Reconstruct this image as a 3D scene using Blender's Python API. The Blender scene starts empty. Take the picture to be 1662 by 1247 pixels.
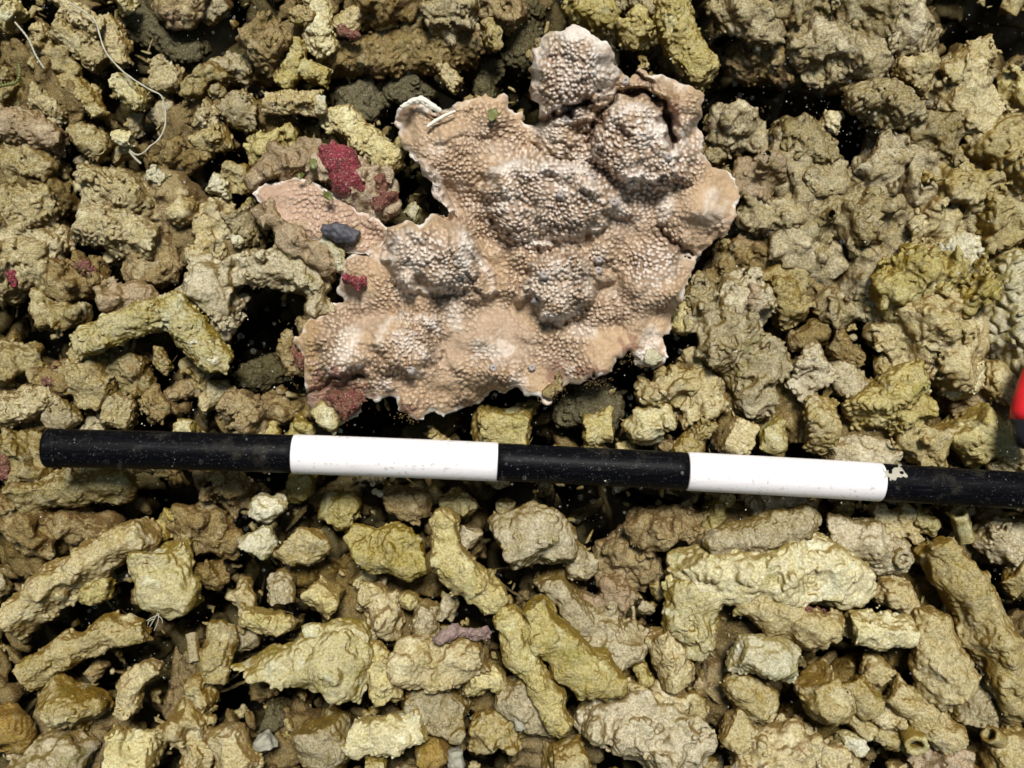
import bpy, math, random
import numpy as np
from mathutils import Vector

# ------------------------------------------------------------------ camera, sky, sun
S = 0.000313            # metres per photograph pixel at height 0
H = 1660.0              # camera height in the same pixel unit
CX, CY = 831.0, 623.5
sc = bpy.context.scene
COL = sc.collection
rng = np.random.default_rng(11)
random.seed(11)

cam_d = bpy.data.cameras.new("camera")
cam = bpy.data.objects.new("camera", cam_d)
COL.objects.link(cam)
cam.location = (0, 0, H * S)
cam.rotation_euler = (0, 0, 0)
cam_d.sensor_width = 36
cam_d.lens = 18 * H / CX
cam_d.clip_start = 0.01
cam_d.clip_end = 50
cam_d.dof.use_dof = True
cam_d.dof.focus_distance = (H - 45) * S
cam_d.dof.aperture_fstop = 4.0
sc.camera = cam

SUN_EL, SUN_AZ = math.radians(63), math.radians(8)
world = bpy.data.worlds.new("World")
sc.world = world
world.use_nodes = True
nt = world.node_tree
bg = nt.nodes["Background"]
sky = nt.nodes.new("ShaderNodeTexSky")
sky.sky_type = 'NISHITA'
sky.sun_disc = False
sky.sun_elevation = SUN_EL
sky.sun_rotation = SUN_AZ
tint = nt.nodes.new("ShaderNodeMix")       # daylight filtered by the water above
tint.data_type = 'RGBA'; tint.blend_type = 'MULTIPLY'; tint.inputs[0].default_value = 1
tint.inputs[7].default_value = (1.0, .96, .72, 1)
nt.links.new(sky.outputs[0], tint.inputs[6])
nt.links.new(tint.outputs[2], bg.inputs[0])
bg.inputs[1].default_value = 0.06
sun_d = bpy.data.lights.new("sun", 'SUN')
sun_d.energy = 4.6
sun_d.angle = math.radians(15.0)
sun_d.color = (1.0, 0.975, 0.91)
sun = bpy.data.objects.new("sun", sun_d)
COL.objects.link(sun)
sd = Vector((math.cos(SUN_EL) * math.sin(SUN_AZ), math.cos(SUN_EL) * math.cos(SUN_AZ), math.sin(SUN_EL)))
sun.rotation_euler = sd.to_track_quat('Z', 'Y').to_euler()
sun.location = (0, 0, 2)
sc.view_settings.view_transform = 'Standard'
sc.view_settings.look = 'None'
sc.view_settings.exposure = 0.24
sc.view_settings.gamma = 1.0


def P(x, y, z=0.0):
    """photograph pixel (x, y) at height z (pixel units) -> world point"""
    k = (H - z) / H * S
    return np.array([(x - CX) * k, -(y - CY) * k, z * S])


# ------------------------------------------------------------------ noise volumes
NV = 96


def bandvol(lo, hi, seed):
    r = np.random.default_rng(seed)
    w = np.fft.fftn(r.standard_normal((NV, NV, NV)))
    f = np.fft.fftfreq(NV) * NV
    fx, fy, fz = np.meshgrid(f, f, f, indexing='ij')
    k = np.sqrt(fx * fx + fy * fy + fz * fz)
    w *= np.exp(-((k - (lo + hi) / 2) / ((hi - lo) / 2)) ** 2)
    v = np.real(np.fft.ifftn(w))
    return (v / v.std()).astype(np.float32)


VA = bandvol(5, 9, 1)       # about 7 features per tile
VB = bandvol(5, 9, 2)


def worley(n, seed):
    r = np.random.default_rng(seed)
    g = NV // n
    pts = (np.stack(np.meshgrid(*[np.arange(n)] * 3, indexing='ij'), -1) + r.random((n, n, n, 3))) * g
    ax = np.arange(NV)
    gx, gy, gz = np.meshgrid(ax, ax, ax, indexing='ij')
    cx, cy, cz = gx // g, gy // g, gz // g
    best = np.full((NV,) * 3, 1e9, np.float32)
    for a in (-1, 0, 1):
        for b in (-1, 0, 1):
            for c in (-1, 0, 1):
                p = pts[(cx + a) % n, (cy + b) % n, (cz + c) % n]
                d = np.zeros((NV,) * 3, np.float32)
                for i, q in enumerate((gx, gy, gz)):
                    t = np.abs(q - p[..., i])
                    t = np.minimum(t, NV - t)
                    d += (t * t).astype(np.float32)
                np.minimum(best, d, out=best)
    return np.sqrt(best) / g


VW = worley(8, 5).astype(np.float32)   # 8 cells per tile, 0 at feature points


def samp(V, p, off):
    """trilinear sample of a tiling volume, p in tile units"""
    q = (p + off) * NV
    i = np.floor(q).astype(np.int32)
    f = (q - i).astype(np.float32)
    i0 = i % NV
    i1 = (i0 + 1) % NV
    x0, y0, z0 = i0[:, 0], i0[:, 1], i0[:, 2]
    x1, y1, z1 = i1[:, 0], i1[:, 1], i1[:, 2]
    fx, fy, fz = f[:, 0], f[:, 1], f[:, 2]
    a = V[x0, y0, z0] * (1 - fx) + V[x1, y0, z0] * fx
    b = V[x0, y1, z0] * (1 - fx) + V[x1, y1, z0] * fx
    c = V[x0, y0, z1] * (1 - fx) + V[x1, y0, z1] * fx
    d = V[x0, y1, z1] * (1 - fx) + V[x1, y1, z1] * fx
    return (a * (1 - fy) + b * fy) * (1 - fz) + (c * (1 - fy) + d * fy) * fz


def band(V, p, wl, off):
    """noise of wavelength wl (same unit as p)"""
    return samp(V, p / (wl * 7.0), off)


# ------------------------------------------------------------------ mesh helpers
def mesh_np(name, v, f, smooth=True):
    """v (N,3) float, f (M,k) int array"""
    me = bpy.data.meshes.new(name)
    k = f.shape[1]
    me.vertices.add(len(v))
    me.vertices.foreach_set("co", np.ascontiguousarray(v, np.float32).ravel())
    me.loops.add(f.size)
    me.loops.foreach_set("vertex_index", np.ascontiguousarray(f, np.int32).ravel())
    me.polygons.add(len(f))
    me.polygons.foreach_set("loop_start", np.arange(0, f.size, k, dtype=np.int32))
    me.polygons.foreach_set("use_smooth", np.full(len(f), smooth))
    me.update(calc_edges=True)
    return me


def link(name, me, mat, loc=None, parent=None):
    o = bpy.data.objects.new(name, me)
    COL.objects.link(o)
    if mat is not None:
        me.materials.append(mat)
    if loc is not None:
        o.location = loc
    if parent is not None:
        o.parent = parent
    return o


def obj_at(name, v, f, mat, origin, parent=None, smooth=True):
    """world verts v; origin world point; parented objects get local coordinates of an unrotated parent"""
    me = mesh_np(name, v - np.asarray(origin), f, smooth)
    loc = np.asarray(origin, float)
    if parent is not None:
        loc = loc - np.array(parent.location)
    return link(name, me, mat, loc, parent)


def tag(o, label=None, cat=None, group=None, kind=None):
    if label: o["label"] = label
    if cat: o["category"] = cat
    if group: o["group"] = group
    if kind: o["kind"] = kind
    return o


def empty(name, loc):
    o = bpy.data.objects.new(name, None)
    COL.objects.link(o)
    o.location = loc
    o.empty_display_size = 0.01
    return o


def surface_net(V, org, h):
    s = V < 0
    nx, ny, nz = V.shape
    c = np.zeros((nx - 1, ny - 1, nz - 1), np.int8)
    for a in (0, 1):
        for b in (0, 1):
            for d in (0, 1):
                c += s[a:nx - 1 + a, b:ny - 1 + b, d:nz - 1 + d]
    act = (c > 0) & (c < 8)
    idx = -np.ones(act.shape, np.int32)
    cells = np.argwhere(act)
    idx[act] = np.arange(len(cells))
    acc = np.zeros((len(cells), 3), np.float32)
    cnt = np.zeros(len(cells), np.float32)
    corners = [(a, b, d) for a in (0, 1) for b in (0, 1) for d in (0, 1)]
    for p in corners:
        for ax in range(3):
            if p[ax] == 0:
                q = list(p); q[ax] = 1
                v0 = V[cells[:, 0] + p[0], cells[:, 1] + p[1], cells[:, 2] + p[2]]
                v1 = V[cells[:, 0] + q[0], cells[:, 1] + q[1], cells[:, 2] + q[2]]
                m = (v0 < 0) != (v1 < 0)
                t = np.where(m, v0 / np.where(m, v0 - v1, 1), 0)
                pt = np.tile(np.array(p, np.float32), (len(cells), 1))
                pt[:, ax] += t
                acc[m] += pt[m]
                cnt[m] += 1
    verts = org + (cells + acc / cnt[:, None]) * h
    faces = []
    for ax in range(3):
        u, w = [(1, 2), (2, 0), (0, 1)][ax]
        sl0 = [slice(None)] * 3; sl1 = [slice(None)] * 3
        sl0[ax] = slice(0, -1); sl1[ax] = slice(1, None)
        a = s[tuple(sl0)]; b = s[tuple(sl1)]
        e = np.argwhere(a != b)
        ok = (e[:, u] > 0) & (e[:, w] > 0) & (e[:, u] < V.shape[u] - 1) & (e[:, w] < V.shape[w] - 1)
        e = e[ok]
        ins = a[e[:, 0], e[:, 1], e[:, 2]]

        def cell(du, dw):
            q = e.copy(); q[:, u] -= du; q[:, w] -= dw
            return idx[q[:, 0], q[:, 1], q[:, 2]]
        quad = np.stack([cell(1, 1), cell(0, 1), cell(0, 0), cell(1, 0)], 1)
        quad[~ins] = quad[~ins][:, ::-1]
        faces.append(quad)
    return verts, np.concatenate(faces)


def rock_mesh(pts, style='s', seed=0, vox=None, rough=1.0, flat=1.0):
    """pts: world-unit-free list of (x,y,z,r) in pixel-like units (already perspective-corrected).
    returns verts, faces in the same unit."""
    r = np.random.default_rng(seed)
    P4 = np.array(pts, np.float32)
    C, R = P4[:, :3], P4[:, 3]
    rm = float(R.mean()); rmax = float(R.max())
    if vox is None:
        vox = min(max(rm / 14.0, 1.3), 2.0)
    pad = rmax * 0.28 + 6
    lo = (C - R[:, None]).min(0) - pad
    hi = (C + R[:, None]).max(0) + pad
    n = np.ceil((hi - lo) / vox).astype(int) + 1
    ax = [lo[i] + np.arange(n[i], dtype=np.float32) * vox for i in range(3)]
    G = np.stack(np.meshgrid(*ax, indexing='ij'), -1).reshape(-1, 3).astype(np.float32)
    off = r.random((8, 3)).astype(np.float32)
    # warp space a little so outlines are irregular
    best = np.full(len(G), 1e9, np.float32)
    kk = rm * 0.25

    def smin(a, b):
        h = np.clip(0.5 + 0.5 * (b - a) / kk, 0, 1)
        return b * (1 - h) + a * h - kk * h * (1 - h)
    nseg = max(1, len(C) - 1)
    planes = []
    if True:
        for _ in range({'a': 9, 'f': 6, 'c': 6, 's': 4}[style]):
            nrm = r.standard_normal(3); nrm[2] *= 0.8
            nrm /= np.linalg.norm(nrm)
            planes.append((nrm.astype(np.float32), float(r.uniform(0.62, 0.95))))
    for k in range(nseg):
        a, ra = C[k], R[k]
        b, rb = (C[k + 1], R[k + 1]) if len(C) > 1 else (C[k], R[k])
        ab = b - a
        L2 = float(ab @ ab)
        pa = G - a
        t = np.clip((pa @ ab) / L2, 0, 1) if L2 > 1e-6 else np.zeros(len(G), np.float32)
        q = pa - t[:, None] * ab
        rad = ra + (rb - ra) * t
        d = np.sqrt((q[:, 0] ** 2 + q[:, 1] ** 2) + (q[:, 2] / flat) ** 2) - rad
        for nrm, fr in planes:
            np.maximum(d, q @ nrm - rad * fr, out=d)
        best = d if k == 0 else smin(best, d)
    # flat broken ends
    if len(C) > 1 and style != 'c':
        for e, nb in ((0, 1), (-1, -2)):
            if style != 'f' and r.random() > .5: continue
            dv = C[e] - C[nb]
            dv = dv / np.linalg.norm(dv) + r.standard_normal(3) * 0.22
            dv /= np.linalg.norm(dv)
            best = np.maximum(best, (G - C[e]) @ dv.astype(np.float32) - R[e] * 0.25)
    A = np.abs(best) < rm * 0.42 + 6
    g = G[A]
    lowA = {'s': .09, 'a': .08, 'f': .09, 'c': .13}[style]
    dsp = 1.0 + rm * lowA * band(VA, g, rm * 1.9, off[0])
    dsp += rm * lowA * 0.5 * band(VB, g, rm * 0.85, off[1])
    x = band(VA, g, max(12.0, rm * .42), off[2])
    dsp += (0.016 * rm + 0.15) * rough * (np.abs(x) * 1.5 - 1.0)        # creases
    if style == 'c':
        dsp += 2.8 * band(VA, g, 34, off[7])
    best[A] -= dsp
    A = np.abs(best) < 5.5
    g = G[A]
    amp = np.clip(.8 + .5 * band(VA, g, 70, off[6]), .25, 1.6)        # some faces smoother than others
    fa = 2.2 if style == 'c' else .85
    dsp = amp * rough * fa * (0.21 * band(VB, g, 12, off[3]) + 0.13 * band(VA, g, 5.4, off[4]))
    sel = np.clip(band(VB, g, 55, off[6]) * 1.1 + (0.35 if style == 'c' else -0.4), 0, 1.1)
    wv = samp(VW, g / (8 * 11.0), off[5])                              # pits, 11 px apart
    dsp -= (4.6 if style == 'c' else 3.6) * rough * sel * np.clip(1 - wv / 0.40, 0, 1)
    if style == 'c':
        dsp += 0.6 * band(VB, g, 14, off[7])
    best[A] -= dsp
    V = best.reshape(n)
    return surface_net(V, lo, vox)


# ------------------------------------------------------------------ materials
def new_mat(name):
    m = bpy.data.materials.new(name)
    m.use_nodes = True
    return m, m.node_tree, m.node_tree.nodes["Principled BSDF"]


def N(nt, t, **kw):
    n = nt.nodes.new(t)
    for k, v in kw.items():
        setattr(n, k, v)
    return n


def noise(nt, vec, scale, detail=4.0, rough=0.6):
    n = N(nt, "ShaderNodeTexNoise")
    n.inputs["Scale"].default_value = scale
    n.inputs["Detail"].default_value = detail
    n.inputs["Roughness"].default_value = rough
    nt.links.new(vec, n.inputs["Vector"])
    return n.outputs[0]


def ramp(nt, fac, stops):
    n = N(nt, "ShaderNodeValToRGB")
    e = n.color_ramp.elements
    while len(e) < len(stops):
        e.new(0.5)
    for i, (p, c) in enumerate(stops):
        e[i].position = p
        e[i].color = (*c, 1) if len(c) == 3 else c
    nt.links.new(fac, n.inputs[0])
    return n.outputs[0]


def mix(nt, fac, a, b, mode='MIX'):
    n = N(nt, "ShaderNodeMix", data_type='RGBA', blend_type=mode)
    for sck, v in ((n.inputs[0], fac), (n.inputs[6], a), (n.inputs[7], b)):
        if isinstance(v, (int, float)):
            sck.default_value = v
        elif isinstance(v, (tuple, list)):
            sck.default_value = (*v, 1)
        else:
            nt.links.new(v, sck)
    return n.outputs[2]


def maths(nt, op, a, b=None, c=None, clamp=False):
    n = N(nt, "ShaderNodeMath", operation=op, use_clamp=clamp)
    for sck, v in zip(n.inputs, (a, b, c)):
        if v is None: continue
        if isinstance(v, (int, float)): sck.default_value = v
        else: nt.links.new(v, sck)
    return n.outputs[0]


def grey(v): return (v, v, v)


def rock_material(name, main, second, turf, dust, dust_amt=0.55, pink=0.25, speck=1.0, dull=False, felt=0.0):
    m, nt, bs = new_mat(name)
    tc = N(nt, "ShaderNodeTexCoord")
    oi = N(nt, "ShaderNodeObjectInfo")
    ofs = N(nt, "ShaderNodeVectorMath", operation='ADD')
    mul = N(nt, "ShaderNodeMath", operation='MULTIPLY'); mul.inputs[1].default_value = 3.7
    nt.links.new(oi.outputs["Random"], mul.inputs[0])
    nt.links.new(tc.outputs["Object"], ofs.inputs[0])
    nt.links.new(mul.outputs[0], ofs.inputs[1])
    v = ofs.outputs[0]
    big = noise(nt, v, 60, 3, 0.6)
    mid = noise(nt, v, 190, 5, 0.68)
    fine = noise(nt, v, 800, 4, 0.7)
    vfine = noise(nt, v, 2000, 3, 0.65)
    c = mix(nt, ramp(nt, big, [(0.38, grey(0)), (0.60, grey(1))]), main, second)
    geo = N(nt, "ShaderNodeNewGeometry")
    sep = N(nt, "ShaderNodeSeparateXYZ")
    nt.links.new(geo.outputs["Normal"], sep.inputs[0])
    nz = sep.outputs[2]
    # golden turf alga in patches; darker on flanks, painting their shade in too
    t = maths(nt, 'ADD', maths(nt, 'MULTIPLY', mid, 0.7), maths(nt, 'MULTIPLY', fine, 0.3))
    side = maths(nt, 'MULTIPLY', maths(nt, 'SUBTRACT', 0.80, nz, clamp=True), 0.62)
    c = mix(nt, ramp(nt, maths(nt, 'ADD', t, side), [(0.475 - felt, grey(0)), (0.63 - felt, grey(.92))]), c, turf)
    # pink coralline crust
    pk = noise(nt, v, 45, 4, 0.65)
    c = mix(nt, maths(nt, 'MULTIPLY', ramp(nt, pk, [(0.60, grey(0)), (0.70, grey(1))]), pink), c, (0.36, 0.21, 0.15))
    # pale silt settled on the upward faces
    up = ramp(nt, nz, [(0.45, grey(0)), (0.95, grey(1))])
    dm = ramp(nt, maths(nt, 'ADD', maths(nt, 'MULTIPLY', mid, 0.45), maths(nt, 'MULTIPLY', fine, 0.55)),
              [(0.36, grey(0)), (0.58, grey(1))])
    c = mix(nt, maths(nt, 'MULTIPLY', maths(nt, 'MULTIPLY', up, dm), dust_amt), c, dust)
    # worn bare faces and greenish film, in patches
    wp = noise(nt, v, 85, 4, 0.6)
    c = mix(nt, maths(nt, 'MULTIPLY', ramp(nt, wp, [(0.575, grey(0)), (0.64, grey(1))]), 0.55 if not dull else 0.0), c, tuple(min(.72, q * 1.12 + .03) for q in dust))
    gp = noise(nt, v, 62, 5, 0.7)
    c = mix(nt, maths(nt, 'MULTIPLY', ramp(nt, gp, [(0.33, grey(1)), (0.42, grey(0))]), 0.55), c, (main[0] * .52, main[1] * .55, main[2] * .22))
    # grains: light sand and dark specks
    c = mix(nt, maths(nt, 'MULTIPLY', ramp(nt, vfine, [(0.58, grey(0)), (0.66, grey(1))]), 0.5 * speck), c, (0.66, 0.60, 0.42))
    c = mix(nt, maths(nt, 'MULTIPLY', ramp(nt, vfine, [(0.36, grey(1)), (0.46, grey(0))]), 0.5 * speck), c, (0.09, 0.06, 0.02))
    c = mix(nt, 1.0, c, ramp(nt, fine, [(0.34, (.66, .62, .55)), (0.52, (1, 1, 1)), (0.68, (1.2, 1.2, 1.15))]), 'MULTIPLY')
    # each piece a little lighter or darker
    hs = N(nt, "ShaderNodeHueSaturation")
    nt.links.new(c, hs.inputs["Color"])
    nt.links.new(maths(nt, 'MULTIPLY_ADD', oi.outputs["Random"], 0.40, 0.80), hs.inputs["Value"])
    nt.links.new(maths(nt, 'MULTIPLY_ADD', oi.outputs["Random"], -0.2, 1.08), hs.inputs["Saturation"])
    nt.links.new(hs.outputs[0], bs.inputs["Base Color"])
    bs.inputs["Roughness"].default_value = 0.6 if not dull else 1.0
    bs.inputs["Specular IOR Level"].default_value = 0.2 if not dull else 0.0
    hgt = maths(nt, 'ADD', maths(nt, 'MULTIPLY', fine, 0.8), maths(nt, 'MULTIPLY', vfine, 0.8))
    hgt = maths(nt, 'ADD', hgt, maths(nt, 'MULTIPLY', mid, 0.2))
    vo = N(nt, "ShaderNodeTexVoronoi"); vo.inputs["Scale"].default_value = 950
    nt.links.new(v, vo.inputs["Vector"])
    hgt = maths(nt, 'SUBTRACT', hgt, maths(nt, 'MULTIPLY', vo.outputs["Distance"], 0.25))
    b = N(nt, "ShaderNodeBump")
    b.inputs["Strength"].default_value = 1.0
    b.inputs["Distance"].default_value = 0.0011
    nt.links.new(hgt, b.inputs["Height"])
    nt.links.new(b.outputs[0], bs.inputs["Normal"])
    return m


M = {}
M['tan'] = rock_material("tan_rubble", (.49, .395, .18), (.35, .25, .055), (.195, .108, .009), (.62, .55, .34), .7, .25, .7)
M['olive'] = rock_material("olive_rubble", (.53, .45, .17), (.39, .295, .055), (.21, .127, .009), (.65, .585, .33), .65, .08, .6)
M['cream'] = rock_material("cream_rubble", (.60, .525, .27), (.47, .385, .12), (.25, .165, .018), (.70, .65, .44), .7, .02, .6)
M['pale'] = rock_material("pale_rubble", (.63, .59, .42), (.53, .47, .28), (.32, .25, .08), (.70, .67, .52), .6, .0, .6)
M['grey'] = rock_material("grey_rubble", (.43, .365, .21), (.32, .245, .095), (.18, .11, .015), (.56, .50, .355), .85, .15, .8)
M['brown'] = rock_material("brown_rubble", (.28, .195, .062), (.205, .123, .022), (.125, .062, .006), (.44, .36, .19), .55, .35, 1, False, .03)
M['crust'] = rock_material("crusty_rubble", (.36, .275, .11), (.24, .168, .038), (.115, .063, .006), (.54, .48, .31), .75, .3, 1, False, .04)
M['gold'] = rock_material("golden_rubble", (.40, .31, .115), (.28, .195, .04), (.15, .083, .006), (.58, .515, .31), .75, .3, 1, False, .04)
M['deep'] = rock_material("deep_rubble", (.125, .11, .06), (.10, .085, .038), (.05, .036, .014), (.17, .155, .10), .5, .0, 1, True)  # darkened rubble copy: shade of the hollows put into the colour
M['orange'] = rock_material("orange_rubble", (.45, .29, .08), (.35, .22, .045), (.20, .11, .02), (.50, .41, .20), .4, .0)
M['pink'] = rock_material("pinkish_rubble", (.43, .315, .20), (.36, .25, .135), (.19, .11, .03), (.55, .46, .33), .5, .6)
M['under'] = rock_material("shaded_reef", (.19, .13, .042), (.145, .09, .016), (.08, .042, .005), (.28, .22, .11), .5, .25, 1, True)  # darker copy for the lower layer, depth shade painted into the colour
M['bed'] = rock_material("bed_rubble", (.105, .083, .04), (.08, .06, .023), (.045, .03, .01), (.145, .125, .07), .5, .0, .4, True)  # rubble darkened further, so gap shade is partly in its colour
M['silt'] = rock_material("shade_black_floor", (.018, .017, .011), (.014, .013, .008), (.01, .008, .005), (.024, .022, .015), .5, .0, .2, True)  # near-black floor: the unlit depth of the gaps painted as colour


def red_material(name, a, b, dust):
    m, nt, bs = new_mat(name)
    tc = N(nt, "ShaderNodeTexCoord")
    v = tc.outputs["Object"]
    c = mix(nt, ramp(nt, noise(nt, v, 330, 4), [(0.4, grey(0)), (0.6, grey(1))]), a, b)
    c = mix(nt, maths(nt, 'MULTIPLY', ramp(nt, noise(nt, v, 1100, 3, .7), [(0.54, grey(0)), (0.64, grey(1))]), dust), c, (.50, .34, .24))
    nt.links.new(c, bs.inputs["Base Color"])
    bs.inputs["Roughness"].default_value = 0.5
    bu = N(nt, "ShaderNodeBump"); bu.inputs["Distance"].default_value = .001
    nt.links.new(noise(nt, v, 1300, 3), bu.inputs["Height"])
    nt.links.new(bu.outputs[0], bs.inputs["Normal"])
    return m


M['red'] = red_material("red_sponge", (.22, .005, .028), (.10, .006, .014), .62)
M['dullred'] = red_material("dull_red_crust", (.13, .024, .02), (.11, .05, .022), .6)
M['purple'] = red_material("mauve_crust", (.27, .19, .165), (.17, .11, .10), .4)


def plain(name, col, rough=0.5, var=0.12, scale=600, bump=0.0):
    m, nt, bs = new_mat(name)
    tc = N(nt, "ShaderNodeTexCoord")
    n = noise(nt, tc.outputs["Object"], scale, 4)
    c = mix(nt, n, tuple(x * (1 - var) for x in col), tuple(min(1, x * (1 + var)) for x in col))
    nt.links.new(c, bs.inputs["Base Color"])
    bs.inputs["Roughness"].default_value = rough
    if bump:
        bu = N(nt, "ShaderNodeBump"); bu.inputs["Distance"].default_value = bump
        nt.links.new(n, bu.inputs["Height"]); nt.links.new(bu.outputs[0], bs.inputs["Normal"])
    return m


M['thread'] = plain("pale_thread", (.36, .34, .25), .5)
M['weed'] = plain("green_weed", (.10, .105, .02), .5, .4, 900)
M['greysponge'] = plain("dark_grey_sponge", (.055, .052, .065), .6, .5, 500, .0006)
M['pebble'] = plain("grey_pebble", (.27, .26, .20), .7, .25, 900, .0004)
M['barnacle'] = plain("grey_barnacle", (.33, .29, .27), .7, .25, 1200, .0004)
M['bone'] = plain("bare_white_skeleton", (.66, .62, .53), .7, .2, 700, .0004)
M['redplastic'] = plain("red_plastic", (.72, .012, .022), .5, .25, 260, .00008)
M['blackplastic'] = plain("black_plastic", (.008, .008, .014), .35, .1)
M['hole'] = plain("hollow_shade", (.012, .010, .006), .9)  # near-black disc colour standing in for shade inside the tubes
M['snow'] = plain("pale_particles", (.70, .68, .58), .8)

# ------------------------------------------------------------------ seabed
def make_seabed():
    n = 340
    half = 2600
    u = np.linspace(-1, 1, n)
    w = np.sign(u) * (np.abs(u) ** 1.7) * half
    X, Y = np.meshgrid(w, w, indexing='ij')
    g = np.stack([X.ravel(), Y.ravel(), np.zeros(n * n)], 1).astype(np.float32)
    o = np.array([.1, .3, .7], np.float32)
    z = -215 + 28 * band(VA, g, 240, o) + 14 * band(VB, g, 80, o) + 6 * band(VA, g, 34, o)
    v = np.stack([X.ravel(), Y.ravel(), z - 120], 1) * S
    i = np.arange(n * n).reshape(n, n)
    f = np.stack([i[:-1, :-1].ravel(), i[1:, :-1].ravel(), i[1:, 1:].ravel(), i[:-1, 1:].ravel()], 1)
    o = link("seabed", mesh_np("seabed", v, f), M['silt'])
    o["kind"] = "structure"


make_seabed()

# ------------------------------------------------------------------ rubble, piece by piece
GROUP = "pieces of dead coral rubble on the seabed"
PIECES = []      # (object, px, py, r, label)
_seed = [100]
OCC = np.zeros((1400, 1900), bool)      # covered pixels, offset by (75,110)


def occupy(pts):
    yy, xx = np.mgrid[0:1400, 0:1900]
    P3 = [(p[0], p[1], p[2]) for p in pts]
    if len(P3) == 1: P3 = P3 * 2
    for a, b in zip(P3[:-1], P3[1:]):
        L = math.hypot(b[0] - a[0], b[1] - a[1])
        n = max(1, int(L / 6))
        for k in range(n + 1):
            t = k / n
            x = a[0] + (b[0] - a[0]) * t + 110; y = a[1] + (b[1] - a[1]) * t + 75; r = a[2] + (b[2] - a[2]) * t
            x0, x1 = int(max(0, x - r)), int(min(1900, x + r)); y0, y1 = int(max(0, y - r)), int(min(1400, y + r))
            if x1 <= x0 or y1 <= y0: continue
            OCC[y0:y1, x0:x1] |= ((xx[y0:y1, x0:x1] - x) ** 2 + (yy[y0:y1, x0:x1] - y) ** 2) < r * r


def world_pts(pts, z):
    out = []
    for p in pts:
        zz = z + (p[3] if len(p) > 3 else 0)
        w = P(p[0], p[1], zz) / S
        out.append((w[0], w[1], w[2], p[2] * (H - zz) / H))
    return out


def piece(mat, z, style, label, pts, name="coral_fragment", cat="coral fragment", rough=1.0, flat=1.0, parent=None, group=GROUP, occ=True, vox=None):
    _seed[0] += 1
    wp = world_pts(pts, z)
    v, f = rock_mesh(wp, style, _seed[0], vox=vox, rough=rough, flat=flat)
    v = v * S
    org = np.array([v[:, 0].mean(), v[:, 1].mean(), v[:, 2].min()])
    o = obj_at(name, v, f, M[mat], org, parent)
    if parent is None:
        tag(o, label, cat, group)
        xs = [p[0] for p in pts]; ys = [p[1] for p in pts]
        PIECES.append((o, sum(xs) / len(xs), sum(ys) / len(ys), max(p[2] for p in pts), label))
        if occ: occupy(pts)
    return o


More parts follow.
